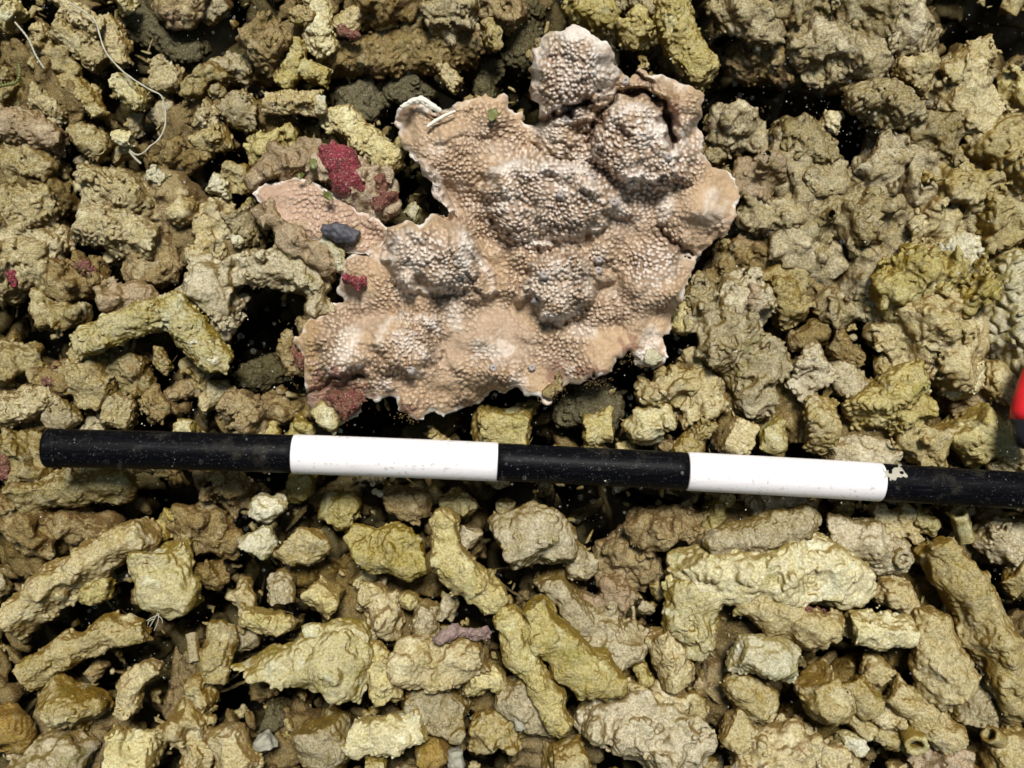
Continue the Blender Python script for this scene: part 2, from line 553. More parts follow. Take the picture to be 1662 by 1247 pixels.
T = [
 # --- top left
 ('cream', -5, 's', "pale round knob at the photo's top left corner", [(8, 22, 22), (22, 32, 18)]),
 ('tan', 10, 'f', "narrow worn stick lying beside the upper end of the white thread", [(92, -10, 13), (130, 28, 13), (160, 48, 11)]),
 ('olive', -5, 'f', "rough olive finger slanting down under the white thread, top left", [(100, 45, 19), (140, 80, 19), (165, 102, 14)]),
 ('tan', 0, 's', "small knob between the corner knob and the white thread", [(67, 50, 11)]),
 ('olive', -20, 'c', "brown olive lump left of the white thread's upper half", [(85, 85, 26), (105, 110, 22)]),
 ('tan', -10, 'f', "upright finger just right of the white thread's upper half", [(175, 38, 14), (190, 75, 16), (198, 100, 13)]),
 ('cream', 8, 'a', "bright pale stone left of the bend in the white thread", [(196, 136, 16), (222, 160, 15)]),
 ('tan', -20, 'a', "blocky stone right of the white thread below the dark hollow", [(255, 118, 24), (280, 125, 20)]),
 ('deep', -70, 's', "thick shaded log deep in the hollow at upper left", [(225, 35, 28), (280, 65, 30), (322, 92, 24)]),
 ('cream', 0, 's', "bright pale knob at the top edge above the dark hollow", [(196, 4, 14), (208, 2, 12)]),
 ('brown', -15, 'c', "brown crusted lump at the top edge over the dark hollow", [(285, 12, 26), (310, 5, 22)]),
 ('tan', -10, 'f', "slanting finger left of the white thread's bend", [(110, 130, 16), (140, 160, 16), (160, 185, 12)]),
 ('olive', -20, 'a', "squat olive stone above the grey pink log at the left edge", [(70, 165, 22), (95, 178, 20)]),
 ('tan', -25, 'c', "crumbly tan lump near the left edge under the green thread", [(25, 150, 22), (5, 170, 20)]),
 ('pink', 8, 's', "smooth grey pink log at the left edge with rounded end", [(-20, 203, 24), (50, 215, 26), (92, 232, 22)]),
 ('tan', -10, 'c', "speckled lump below the grey pink log at the left edge", [(38, 268, 28), (75, 275, 24)]),
 ('olive', -5, 's', "olive stub right of the grey pink log", [(140, 228, 23), (160, 238, 20)]),
 ('cream', 8, 's', "thin pale chip at the loop of the white thread", [(188, 222, 8), (212, 226, 9)]),
 ('pale', 5, 's', "pale egg shaped pebble just below the loop of the white thread", [(251, 281, 10), (267, 294, 10)]),
 ('pale', 0, 'f', "small pale box shaped chip left of the red sponge", [(346, 298, 12), (367, 308, 11)]),
 ('brown', -12, 'c', "brown rough lump right of the loop of the white thread", [(285, 252, 23), (310, 248, 18)]),
 ('tan', -10, 'a', "tan stone midway between the white thread and the red sponge", [(335, 232, 20), (362, 222, 20)]),
 ('tan', 5, 's', "round knob under the pale box shaped chip", [(296, 343, 20)]),
 ('olive', -8, 's', "broad olive mound below the loop of the white thread", [(165, 312, 34), (215, 318, 32)]),
 ('tan', 0, 'f', "long rough stub below the broad olive mound", [(140, 362, 26), (195, 375, 30), (245, 392, 25)]),
 ('olive', -5, 's', "yellowish lump on the left edge beside the broad olive mound", [(15, 335, 30), (55, 345, 34), (85, 330, 24)]),
 ('tan', -12, 'c', "knobbly tan lump on the left edge under the yellowish one", [(25, 388, 34), (75, 392, 28)]),
 ('brown', 10, 'a', "dark brown block with a hollowed face near the top, left of centre", [(425, 55, 32), (452, 88, 30)]),
 ('tan', 15, 's', "curled stub at the top edge right of the dark brown block", [(488, 25, 13), (500, 32, 10)]),
 ('cream', -5, 's', "pale branch leaning down from the top edge right of the dark brown block", [(515, 15, 18), (520, 55, 22), (535, 82, 18)]),
 ('olive', 5, 's', "forked olive branch with a thin stalk, under the dark brown block", [(483, 72, 8), (480, 105, 14), (462, 132, 15)]),
 ('olive', 5, 's', "short stub pointing right beside the forked olive branch", [(490, 112, 13), (528, 128, 13)]),
 ('tan', 18, 'f', "straight stick with a broken white tip, above left of the red sponge", [(432, 168, 14), (480, 165, 14), (520, 170, 16)]),
 ('tan', -12, 'c', "rough lump below right of the dark hollow at upper left", [(320, 142, 24), (345, 128, 20)]),
 ('grey', -2, 's', "small pale knob above the tan stones left of the stick with the white tip", [(352, 150, 11)]),
 ('tan', -8, 'a', "tan stone with a bumpy top left of the stick with the white tip", [(330, 190, 24), (352, 200, 18)]),
 ('grey', -14, 's', "greyish stone just left of the stick with the broken white tip", [(385, 178, 24), (412, 190, 20)]),
 ('grey', -30, 'c', "greyish stone in shade left of the forked olive branch", [(355, 118, 20), (395, 112, 20)]),
 ('olive', -10, 'f', "olive log end right of the stick with the white tip", [(528, 200, 16), (560, 196, 18)]),
 ('olive', -8, 's', "yellow olive branch slanting towards the red sponge from above", [(545, 185, 19), (590, 225, 19), (632, 262, 19)]),
 ('olive', -15, 'c', "olive lump left of the red sponge above the pink coral tab", [(430, 245, 26), (470, 232, 20)]),
 ('tan', -12, 'c', "crumbly column of rubble left of the pink coral tab", [(355, 345, 20), (342, 410, 22)]),
 ('grey', -8, 's', "greyish stone at the tip of the pink coral tab", [(388, 352, 22), (400, 378, 16)]),
 ('pale', 0, 's', "tiny pale chip under the tip of the pink coral tab", [(385, 390, 9)]),
 ('pale', 15, 'a', "cream white stub wedged between the red sponge and the coral", [(668, 340, 12), (676, 348, 12)]),
 # --- top middle
 ('brown', 5, 'c', "reddish brown knobbly lump at the top edge, centre left", [(615, 8, 30), (640, 0, 24)]),
 ('tan', 0, 's', "tan stub at the top edge left of the reddish brown lump", [(560, 40, 17), (580, 25, 12)]),
 ('brown', -40, 's', "long shaded log lying level above the coral's left half", [(545, 92, 28), (640, 85, 30), (775, 75, 28)]),
 ('crust', -5, 'c', "pinkish tan lump at the top edge above the long shaded log", [(735, 28, 34), (765, 25, 28)]),
 ('brown', 0, 'c', "brown turfed lump at the top edge left of the coral's top lobe", [(825, 12, 24), (800, 10, 20)]),
 ('tan', 10, 's', "pointed tan curl hanging left of the coral's top lobe", [(790, 42, 10), (800, 60, 13), (806, 74, 7)]),
 ('tan', -10, 's', "little upright finger with a pale tip in the dark gap above the coral", [(718, 108, 9), (730, 126, 9), (742, 140, 11)]),
 ('deep', -70, 's', "grey green stub deep in the gap left of the coral's top lobe", [(802, 112, 20), (792, 150, 18)]),
 ('deep', -60, 's', "grey green log standing behind the coral's top lobe", [(852, 25, 26), (845, 95, 26)]),
 ('deep', -75, 's', "grey rounded stone deep left of the coral's upper edge", [(585, 168, 34), (610, 150, 26)]),
 ('deep', -70, 's', "shaded stone in the gap above the coral's upper left edge", [(680, 130, 32), (650, 150, 24)]),
 ('olive', 0, 's', "yellow lump at the top edge right behind the coral's top lobe", [(945, 10, 30), (985, 22, 30)]),
 ('olive', 10, 's', "yellow cupped lump right of the coral's top lobe", [(1025, 40, 26), (1050, 60, 20)]),
 ('olive', 12, 's', "thick yellow branch reaching down right of the coral's top lobe", [(1085, 5, 30), (1100, 60, 28), (1128, 95, 24), (1145, 125, 20)]),
 ('crust', -5, 'c', "yellow brown lump on the top edge left of the thick yellow branch", [(1040, -5, 28), (1070, 10, 24)]),
 # --- top right
 ('crust', 0, 'c', "rough crusted lump at the top edge right of the thick yellow branch", [(1200, 12, 34), (1235, 35, 36)]),
 ('crust', 0, 'c', "rough crusted boulder at the top edge, right of centre", [(1300, 15, 42), (1320, 48, 36)]),
 ('crust', 8, 'c', "pale speckled boulder at the top edge above the overhang", [(1385, 25, 44), (1410, 60, 38)]),
 ('crust', 12, 'c', "crusted boulder at the top edge left of the black upper right hollow", [(1455, 20, 42), (1470, 65, 34)]),
 ('crust', -12, 'c', "brown overhanging ledge under the crusted boulders", [(1320, 85, 30), (1375, 100, 36), (1420, 95, 34)]),
 ('brown', -50, 'c', "dark ledge in shade above the black hollow right of the coral", [(1215, 85, 36), (1275, 105, 34)]),
 ('tan', 10, 's', "rounded lobe right of the overhanging ledge", [(1482, 115, 26), (1488, 140, 18)]),
 ('crust', 15, 'a', "wedge shaped boulder jutting over the black hollow at upper right", [(1408, 165, 28), (1445, 178, 34), (1480, 175, 26)]),
 ('tan', -8, 'a', "small upright stub left of the wedge shaped boulder", [(1352, 188, 14), (1346, 208, 12)]),
 ('crust', -5, 'c', "rounded rough stone right of the coral's upper right edge", [(1190, 208, 36), (1212, 220, 30)]),
 ('crust', -20, 'c', "rough mound between the coral and the wedge shaped boulder", [(1285, 230, 36), (1315, 250, 34)]),
 ('tan', 12, 's', "pale tan branch with rounded tip near the right edge, top", [(1605, 82, 20), (1570, 105, 22), (1540, 125, 22)]),
 ('tan', -5, 'c', "thick tan lump below the pale tan branch, top right", [(1555, 150, 34), (1585, 185, 36)]),
 ('olive', -5, 'c', "dark olive knob on the right edge beside the pale tan branch", [(1640, 145, 22), (1670, 150, 24)]),
 ('tan', -15, 'c', "tan lump on the right edge below the dark olive knob", [(1648, 192, 24), (1675, 200, 24)]),
 ('tan', 8, 'a', "large tan boulder on the right edge, upper third", [(1620, 232, 38), (1650, 262, 42), (1680, 280, 40)]),
 ('crust', -10, 'c', "crusty boulder left of the large tan boulder on the right edge", [(1512, 232, 34), (1520, 262, 30)]),
 ('crust', -15, 'c', "crusty lump below the wedge shaped boulder", [(1440, 252, 32), (1418, 290, 34)]),
 ('crust', -25, 'c', "low rough lump right of the coral's right lobe", [(1325, 288, 32), (1350, 300, 28)]),
 ('pink', -15, 'c', "pinkish crusted lump touching the coral's right edge", [(1240, 272, 30), (1220, 300, 24)]),
 ('tan', -5, 'c', "wide tan boulder below the crusty ones, upper right", [(1535, 305, 38), (1570, 312, 36)]),
 ('tan', -8, 'c', "tan boulder right of the coral's right lobe, midway to the edge", [(1512, 352, 38), (1490, 372, 32)]),
 ('tan', 5, 'a', "light tan boulder near the right edge, upper middle", [(1600, 360, 40), (1635, 355, 36)]),
 ('crust', -15, 'c', "crumbly lump in the middle of the upper right rubble", [(1390, 370, 40), (1420, 345, 30)]),
 ('crust', -28, 'c', "low crusty lump just right of the coral's smooth right lobe", [(1240, 350, 32), (1275, 345, 30)]),
 ('crust', -30, 'c', "crusty lump right of the low crusty lump by the coral's right lobe", [(1320, 360, 34), (1335, 400, 28)]),
 ('pale', 5, 'a', "whitish stone right of centre near the right edge", [(1548, 408, 26), (1575, 415, 22)]),
 ('brown', -60, 'c', "dark brown stone below the coral's smooth right lobe", [(1215, 425, 34), (1180, 440, 28)]),
 ('brown', -60, 'c', "shaded stone right of the dark brown one, in the hollow", [(1335, 475, 42), (1300, 450, 34)]),
 # --- right middle
 ('grey', -5, 'c', "large grey stone right of the coral's lower right edge", [(1155, 500, 40), (1185, 555, 52), (1232, 588, 48), (1222, 632, 36)]),
 ('grey', 2, 'c', "pink stained grey lump on top of the large grey stone", [(1205, 480, 28), (1228, 495, 24)]),
 ('olive', -10, 's', "smooth yellow stub under the coral's lower right edge", [(1118, 490, 24), (1105, 515, 24)]),
 ('tan', -25, 'c', "tan stone right of the pink stained grey lump", [(1268, 468, 30), (1285, 500, 24)]),
 ('grey', 0, 'a', "grey stone right of the large grey stone's lower end", [(1305, 598, 34), (1322, 622, 32)]),
 ('brown', 0, 's', "short finger lying in the dark hollow right of the large grey stone", [(1358, 555, 15), (1385, 582, 13)]),
 ('grey', -10, 'a', "flat grey stone below the short finger in the hollow", [(1362, 615, 25), (1380, 635, 22)]),
 ('tan', 5, 's', "little upright knob with a pit, left of the big tan boulder", [(1430, 582, 10), (1433, 602, 14)]),
 ('tan', 0, 'c', "big tan boulder right of the dark hollow, middle right", [(1470, 520, 45), (1525, 545, 55), (1535, 580, 42), (1480, 580, 30)]),
 ('olive', 20, 'c', "olive ridge over the big tan boulder's upper edge", [(1440, 470, 30), (1485, 440, 34), (1525, 445, 30)]),
 ('olive', 30, 's', "rounded brown knob beside the whitish boulder on the right", [(1570, 470, 36), (1590, 485, 34)]),
 ('pale', 0, 'a', "whitish boulder on the right edge, middle", [(1640, 470, 44), (1650, 530, 48), (1660, 575, 36)]),
 ('tan', -20, 'c', "tan lump above the whitish boulder on the right edge", [(1630, 415, 30), (1665, 420, 30)]),
 ('cream', 5, 'a', "small cream stone above left of the red and black object", [(1555, 620, 24), (1578, 604, 20)]),
 ('tan', 0, 'a', "tan stone left of the red and black object", [(1615, 625, 30), (1640, 632, 30)]),
 ('olive', 0, 's', "greenish olive mound above the pole's right end", [(1570, 690, 40), (1600, 720, 34)]),
 ('tan', -6, 'c', "tan stone under the red and black object", [(1640, 740, 34), (1670, 760, 30)]),
 ('olive', 18, 'f', "thick olive log with a holed broken end, above the second white band", [(1405, 668, 30), (1450, 640, 34), (1490, 612, 28)]),
 ('olive', 12, 'c', "holed cup shaped stub at the lower end of the thick olive log", [(1462, 672, 26), (1490, 660, 20)]),
 ('tan', 4, 's', "rounded tan stone above the second white band", [(1318, 688, 36), (1345, 692, 34)]),
 ('tan', 2, 'a', "small pale stone close above the second white band's left end", [(1140, 688, 20), (1135, 700, 16)]),
 ('tan', 0, 's', "round grey tan stone above the second white band, left part", [(1185, 703, 30), (1210, 715, 24)]),
 ('cream', 0, 'a', "narrow pale stone above the second white band's middle", [(1252, 692, 18), (1256, 718, 18)]),
 ('grey', -2, 'f', "rough pale grey log close above the pole's torn tape", [(1345, 732, 24), (1395, 735, 24), (1450, 745, 22)]),
 ('tan', 5, 'c', "rough lump above the torn tape on the pole", [(1485, 715, 28), (1515, 725, 30)]),
 ('tan', -4, 's', "small knob touching the pole above the middle black band's right end", [(1120, 722, 18), (1105, 735, 14)]),
 ('cream', -5, 'a', "pale stone above the middle black band, right part", [(1070, 690, 26), (1040, 695, 24)]),
 ('tan', -15, 'c', "tan stone under the coral's pointed lower right corner", [(1100, 630, 34), (1060, 640, 28)]),
 ('tan', -10, 'c', "crumbly stone between the coral's lower corner and the round grey tan stone", [(1150, 640, 28), (1125, 665, 22)]),
 ('olive', -15, 's', "olive stone under the coral's lower edge above the first white band's end", [(790, 695, 34), (845, 700, 38)]),
 ('deep', -60, 's', "shaded grey stone under the coral's lower edge, right part", [(945, 650, 40), (985, 670, 32)]),
 ('olive', -25, 's', "olive stone above the middle black band beside the pale one", [(960, 695, 28), (985, 690, 24)]),
 # --- left middle
 ('tan', -5, 'c', "rough tan lump with dark red algae at the left edge", [(20, 435, 34), (58, 430, 28)]),
 ('brown', 0, 'c', "brown stone with a red rim near the left edge", [(115, 452, 26), (145, 450, 24)]),
 ('tan', -5, 'c', "tan lump leading into the crooked cream branch at left", [(85, 505, 30), (115, 515, 28)]),
 ('cream', 35, 's', "crooked cream branch with a worn white end, left middle", [(128, 562, 18), (175, 538, 22), (225, 515, 24), (285, 505, 24), (312, 540, 26), (345, 578, 24), (368, 592, 16)]),
 ('pink', 25, 'c', "pinkish grey lump behind the crooked cream branch", [(190, 490, 24), (225, 488, 22)]),
 ('grey', 5, 'c', "grey tan stone right of the crooked cream branch's bend", [(340, 462, 38), (362, 500, 28)]),
 ('brown', -20, 'c', "brown turfed lump above the crooked cream branch", [(262, 415, 30), (240, 430, 26)]),
 ('grey', 20, 'c', "greyish dead arch of coral joined to the coral's left edge", [(375, 442, 14), (420, 432, 20), (465, 432, 22), (505, 452, 22), (520, 488, 16)]),
 ('tan', -34, 'c', "tan lump under the crooked cream branch", [(205, 592, 30), (220, 625, 26)]),
 ('tan', -5, 'c', "tan lump left of the one under the crooked cream branch", [(140, 605, 30), (155, 635, 26)]),
 ('tan', -12, 'a', "stone just above the black end of the pole", [(178, 660, 26), (210, 672, 20)]),
 ('olive', 5, 's', "thin pointed spike standing in the hollow of the cream branch", [(257, 566, 6), (262, 585, 10), (270, 598, 8)]),
 ('tan', -3, 'c', "tan lump on the left edge below the dark band of shade", [(15, 598, 34), (45, 590, 26)]),
 ('brown', 8, 'c', "brown lump stained dark red, left of the tan lumps", [(80, 612, 22), (100, 625, 18)]),
 ('tan', 10, 'f', "slanting tan stub on the left edge above the pole's end", [(-10, 672, 22), (40, 655, 24), (88, 636, 18)]),
 ('grey', 0, 's', "greyish stone touching the pole's black end from above", [(100, 668, 24)]),
 ('cream', 0, 's', "small yellow crest showing above the black end of the pole", [(290, 694, 13), (312, 697, 12)]),
 ('brown', -15, 'c', "brown tan stone above the pole between its end and the first white band", [(385, 662, 28), (412, 672, 26)]),
 ('brown', -25, 'c', "reddish brown stone in shade below the crooked cream branch", [(262, 668, 18), (245, 650, 16)]),
 ('tan', 0, 'c', "tan rough stone left of the pole's black end", [(32, 725, 30), (40, 758, 28)]),
 ('olive', 5, 'a', "knobbly level stub lying just below the pole's black end", [(40, 800, 26), (110, 788, 28), (195, 785, 26)]),
 ('brown', -25, 'c', "brown stone below the black end of the pole, near the first white band", [(350, 785, 28), (385, 795, 26)]),
 ('deep', -80, 's', "grey stone deep in the hole left of the coral", [(412, 612, 26), (440, 600, 20)]),
 ('brown', -45, 'c', "dark stone below the hole left of the coral", [(450, 660, 24), (480, 668, 20)]),
 # --- bottom left
 ('brown', -5, 'c', "brown flaky stone at the left edge under the knobbly stub", [(20, 845, 30), (60, 862, 30)]),
 ('brown', -15, 'c', "brown stone above the long log at left", [(120, 855, 30), (160, 860, 26)]),
 ('tan', 30, 'f', "long straight log at the left edge, largest stick in the rubble", [(15, 1015, 30), (70, 965, 34), (140, 915, 34), (232, 865, 30)]),
 ('cream', 25, 's', "big pale lump at the right end of the long straight log", [(258, 905, 38), (275, 950, 42), (295, 985, 26)]),
 ('olive', 28, 's', "shell shaped cup growing on the long straight log", [(150, 962, 18), (168, 955, 16)]),
 ('tan', 0, 'f', "thinner log lying below the long straight log", [(50, 1092, 22), (120, 1050, 22), (190, 1022, 22), (235, 1025, 16)]),
 ('tan', 10, 's', "bent finger below the thinner log", [(208, 1152, 17), (212, 1115, 18), (246, 1085, 15)]),
 ('tan', 5, 'a', "triangular flake of coral near the left edge, bottom", [(85, 1128, 34), (118, 1150, 38), (150, 1145, 24)]),
 ('orange', 8, 's', "orange yellow ball at the left edge near the bottom corner", [(8, 1188, 32)]),
 ('grey', -5, 'c', "greyish mound in the bottom left corner", [(60, 1240, 40), (110, 1220, 36)]),
 ('olive', -8, 'a', "olive mound on the bottom edge right of the corner mound", [(200, 1215, 40), (245, 1220, 34)]),
 ('tan', -5, 'c', "tan speckled stone above the bottom edge, left quarter", [(300, 1180, 32), (320, 1205, 28)]),
 ('tan', 0, 's', "smooth thumb shaped stub at the bottom edge, left quarter", [(375, 1190, 32), (392, 1225, 30), (370, 1250, 24)]),
 ('tan', -8, 'a', "stone below the upright stubby finger", [(322, 1118, 20), (330, 1135, 18)]),
 ('tan', 0, 'f', "upright stubby finger right of the thinner log", [(360, 1022, 20), (352, 1065, 22), (345, 1095, 18)]),
 ('grey', 5, 's', "upright oval stone above the large forked branch", [(458, 950, 19), (460, 972, 19)]),
 ('olive', 0, 's', "short olive stub left of the upright oval stone", [(398, 1000, 14), (440, 1008, 17), (462, 1012, 12)]),
 ('cream', 22, 's', "large forked branch with a bright broad end, lower left of centre", [(388, 1105, 24), (450, 1092, 30), (510, 1070, 36), (555, 1062, 44), (545, 1110, 40)]),
 ('cream', 30, 'f', "level bright stub on top of the large forked branch", [(505, 1035, 18), (545, 1028, 20), (588, 1032, 16)]),
 ('grey', 0, 'a', "tall pale stone at the bottom edge below the large forked branch", [(520, 1180, 38), (528, 1215, 34)]),
 ('pale', 20, 'a', "bright pale stone below the first white band's left end", [(415, 885, 26), (432, 868, 20)]),
 ('pale', 28, 's', "white worn stub just below the pole at the first white band", [(432, 825, 22), (450, 818, 14)]),
 ('tan', 15, 'a', "blocky tan stone right of the bright pale stone", [(478, 880, 30), (505, 885, 28)]),
 ('olive', 0, 's', "olive stub below the blocky tan stone", [(512, 962, 20), (540, 978, 20)]),
 ('brown', -20, 'c', "dark brown lump right of the long straight log's end", [(325, 855, 34), (355, 870, 28)]),
 ('brown', 0, 'a', "small reddish brown stone right of the big pale lump", [(342, 920, 22), (350, 940, 16)]),
 ('deep', -60, 's', "grey round stone in the gap above the thumb shaped stub", [(440, 1165, 24), (460, 1160, 20)]),
 # --- bottom middle
 ('olive', 28, 'a', "angular yellow stone with a black pinhole, below the first white band", [(570, 868, 14), (605, 888, 28), (650, 895, 36), (680, 900, 26)]),
 ('olive', 30, 's', "crooked yellow branch below the middle of the pole", [(722, 850, 21), (724, 895, 24), (745, 925, 27), (775, 945, 22), (800, 968, 22)]),
 ('grey', 25, 'a', "broad grey stone with a pale corner, below the middle black band", [(830, 880, 42), (880, 865, 42), (895, 890, 30)]),
 ('grey', -5, 's', "round grey stone right of the broad grey one", [(935, 912, 22), (948, 918, 18)]),
 ('grey', -20, 'a', "grey slab leaning below the round grey stone", [(900, 950, 28), (945, 1005, 30)]),
 ('pink', -35, 'c', "pinkish stone deep right of the grey slab", [(995, 960, 28), (975, 975, 22)]),
 ('grey', -25, 'c', "crumbly grey mass left of the knobbed finger", [(985, 1025, 38), (1010, 1050, 32)]),
 ('olive', 30, 's', "smooth yellow log ending in two lobes, bottom centre", [(868, 988, 20), (888, 1030, 30), (915, 1060, 30), (955, 1090, 32), (985, 1105, 24)]),
 ('olive', 35, 's', "crooked yellow branch left of the two lobed log, bottom centre", [(828, 1012, 22), (842, 1055, 22), (862, 1090, 18), (890, 1130, 20), (908, 1175, 18)]),
 ('tan', 18, 's', "stout brown log under the mauve crust ridge", [(652, 1075, 32), (710, 1075, 34), (775, 1058, 28)]),
 ('olive', 5, 's', "short lobe under the right end of the stout brown log", [(760, 1098, 24), (795, 1098, 20)]),
 ('grey', 0, 's', "upright grey stub above the mauve crust ridge", [(692, 985, 18), (688, 1025, 22)]),
 ('olive', 0, 's', "small knob left of the upright grey stub", [(664, 975, 14)]),
 ('grey', -5, 's', "small upright stub above the right end of the mauve crust ridge", [(728, 972, 13), (720, 1000, 13)]),
 ('tan', -10, 'c', "tan stone right of the bright level stub", [(615, 975, 26), (622, 1010, 24)]),
 ('olive', 22, 's', "yellow finger leaning beside the large forked branch", [(605, 1065, 20), (625, 1100, 24), (628, 1130, 18)]),
 ('grey', -5, 's', "fuzzy grey mound below the stout brown log", [(700, 1150, 38), (745, 1165, 32)]),
 ('cream', 15, 'f', "level cream log with square ends near the bottom edge, left of centre", [(582, 1195, 25), (630, 1190, 28), (678, 1180, 26)]),
 ('orange', 0, 's', "orange yellow lump right of the square ended cream log", [(695, 1225, 24), (710, 1215, 18)]),
 ('cream', 5, 's', "pale chip on the bottom edge under the square ended cream log", [(600, 1242, 14), (622, 1243, 12)]),
 ('tan', -5, 'c', "crumbly tan stone near the bottom edge, centre", [(790, 1185, 32), (825, 1180, 28)]),
 ('grey', 0, 'c', "fuzzy stone behind the lower end of the crooked yellow branch", [(845, 1130, 30), (870, 1160, 26)]),
 ('tan', 0, 'a', "tan stone on the bottom edge, right of centre", [(900, 1238, 34), (930, 1235, 30)]),
 ('grey', 5, 'c', "broad speckled slab at the bottom edge, right of centre", [(985, 1165, 34), (1040, 1175, 44), (1095, 1205, 48)]),
 ('tan', -10, 'c', "tan stone between the two lobed log and the broad speckled slab", [(1030, 1135, 24), (1060, 1145, 22)]),
 ('tan', 10, 's', "upright finger with a knob on top, right of the crumbly grey mass", [(1074, 1030, 20), (1085, 1065, 21), (1098, 1098, 22)]),
 ('olive', 0, 's', "small upright olive chip left of the knobbed finger", [(1038, 1080, 9), (1048, 1105, 10)]),
 ('tan', -10, 'c', "tan stone under the foot of the knobbed finger", [(1095, 1140, 26), (1075, 1120, 18)]),
 # --- bottom right
 ('grey', 25, 's', "rough grey finger lying below the second white band", [(1168, 885, 22), (1230, 868, 25), (1300, 852, 24)]),
 ('cream', 8, 'a', "broad cream slab, largest stone at lower right", [(1128, 940, 44), (1190, 930, 48), (1265, 925, 50), (1335, 930, 48), (1385, 940, 34)]),
 ('cream', 8, 's', "cream leg of stone dropping from the broad cream slab's left end", [(1125, 960, 40), (1122, 1010, 36), (1128, 1045, 24)]),
 ('tan', 28, 's', "thick finger with red specks lying under the broad cream slab", [(1212, 968, 24), (1265, 1000, 28), (1340, 1025, 30)]),
 ('cream', 26, 'f', "blunt cream stub right of the finger with red specks", [(1385, 1018, 24), (1430, 1020, 25), (1470, 1025, 22)]),
 ('pale', 35, 's', "pale oval pebble with rough skin, brightest stone at lower right", [(1205, 1062, 27), (1245, 1070, 30), (1285, 1080, 26)]),
 ('tan', 20, 's', "egg shaped stone below the pale oval pebble", [(1200, 1115, 24), (1228, 1138, 26)]),
 ('tan', 25, 'a', "diamond shaped stone right of the egg shaped one", [(1330, 1105, 30), (1338, 1135, 36)]),
 ('tan', 8, 'a', "squarish stone on the lower right below the egg shaped one", [(1185, 1180, 30), (1205, 1200, 28)]),
 ('tan', 18, 's', "small slanting stone right of the diamond shaped one", [(1382, 1112, 19), (1408, 1142, 22)]),
 ('tan', 5, 's', "little oval stone left of the egg shaped one", [(1128, 1135, 11), (1134, 1152, 13)]),
 ('tan', 15, 's', "slim finger running to the lower right corner area", [(1450, 1122, 19), (1495, 1160, 22), (1545, 1200, 22)]),
 ('tan', 5, 's', "small finger below the small slanting stone", [(1385, 1165, 13), (1412, 1192, 13)]),
 ('tan', 8, 's', "small round stone left of the slim finger", [(1432, 1162, 15), (1452, 1168, 15)]),
 ('tan', 3, 's', "small slanted chip under the small round stone", [(1432, 1195, 12), (1455, 1205, 12)]),
 ('tan', 20, 'a', "tall stone shaded grey on its right, lower right", [(1505, 1000, 26), (1515, 1060, 36), (1540, 1105, 38)]),
 ('tan', 25, 's', "long rough log slanting to the right edge, lower right", [(1520, 892, 28), (1570, 950, 34), (1610, 1030, 36), (1655, 1125, 34)]),
 ('grey', 0, 's', "dark grey log below the right end of the second white band", [(1350, 868, 26), (1400, 880, 30), (1462, 905, 26)]),
 ('tan', 0, 's', "rounded stone between the broad cream slab and the tall stone", [(1445, 955, 22), (1468, 970, 22)]),
 ('grey', -10, 'c', "greyish stone on the right edge below the pole", [(1640, 885, 30), (1610, 870, 24)]),
 ('tan', 10, 'a', "flat topped tan wedge on the right edge beside the long rough log", [(1650, 930, 24), (1668, 955, 24)]),
 ('cream', 5, 'a', "flat pale chip below the pole's right black end", [(1490, 845, 12), (1512, 855, 11)]),
 ('tan', -8, 'c', "tan stone below the torn tape on the pole", [(1440, 845, 22), (1465, 855, 20)]),
 ('tan', -5, 'c', "wide mound on the bottom edge at right", [(1230, 1232, 38), (1290, 1222, 40), (1350, 1240, 38)]),
 ('pale', 12, 'a', "pale flat chip lying on the wide bottom mound", [(1368, 1203, 12), (1398, 1214, 12)]),
 ('pink', -5, 'c', "pink brown stone on the bottom edge near the right corner", [(1520, 1242, 32), (1555, 1240, 28)]),
 ('tan', 0, 's', "stone tucked above the slim finger", [(1418, 1088, 20), (1432, 1098, 16)]),
 ('tan', -8, 'c', "tan stone in the bottom right corner", [(1640, 1220, 34), (1620, 1245, 28)]),
 ('grey', -10, 's', "grey stone left of the long rough log's lower end", [(1590, 1140, 30), (1575, 1170, 26)]),
 ('brown', -15, 'c', "dark brown stone below the middle black band at its right end", [(1060, 860, 34), (1110, 850, 28)]),
 ('brown', -50, 'c', "dark stone in the gap between the broad grey stone and the grey finger", [(1010, 900, 34), (1040, 930, 26)]),
 ('grey', -25, 'c', "shaded stone touching the pole from below under the second white band", [(1240, 820, 24), (1290, 812, 22)]),
 ('brown', -20, 'c', "brown stone under the first white band's right half", [(670, 820, 26), (640, 812, 20)]),
 ('olive', -30, 's', "shaded olive stone under the pole left of the crooked yellow branch", [(560, 830, 26), (530, 820, 20)]),
]
# deep places the photograph leaves black: no fillers there
HOLES = [(690, 965, 22), (780, 1135, 22), (545, 905, 18), (1165, 1035, 18), (455, 800, 20), (80, 548, 44), (1080, 610, 24), (485, 190, 26), (1210, 150, 62), (1290, 175, 52), (1380, 235, 26), (1570, 45, 34), (1640, 60, 40), (1120, 445, 30), (430, 565, 52), (430, 605, 44),
         (255, 618, 30), (560, 705, 50), (640, 705, 44), (345, 70, 34), (700, 150, 46), (700, 800, 26), (1000, 872, 42), (150, 1008, 26), (90, 905, 20), (220, 1062, 26)]


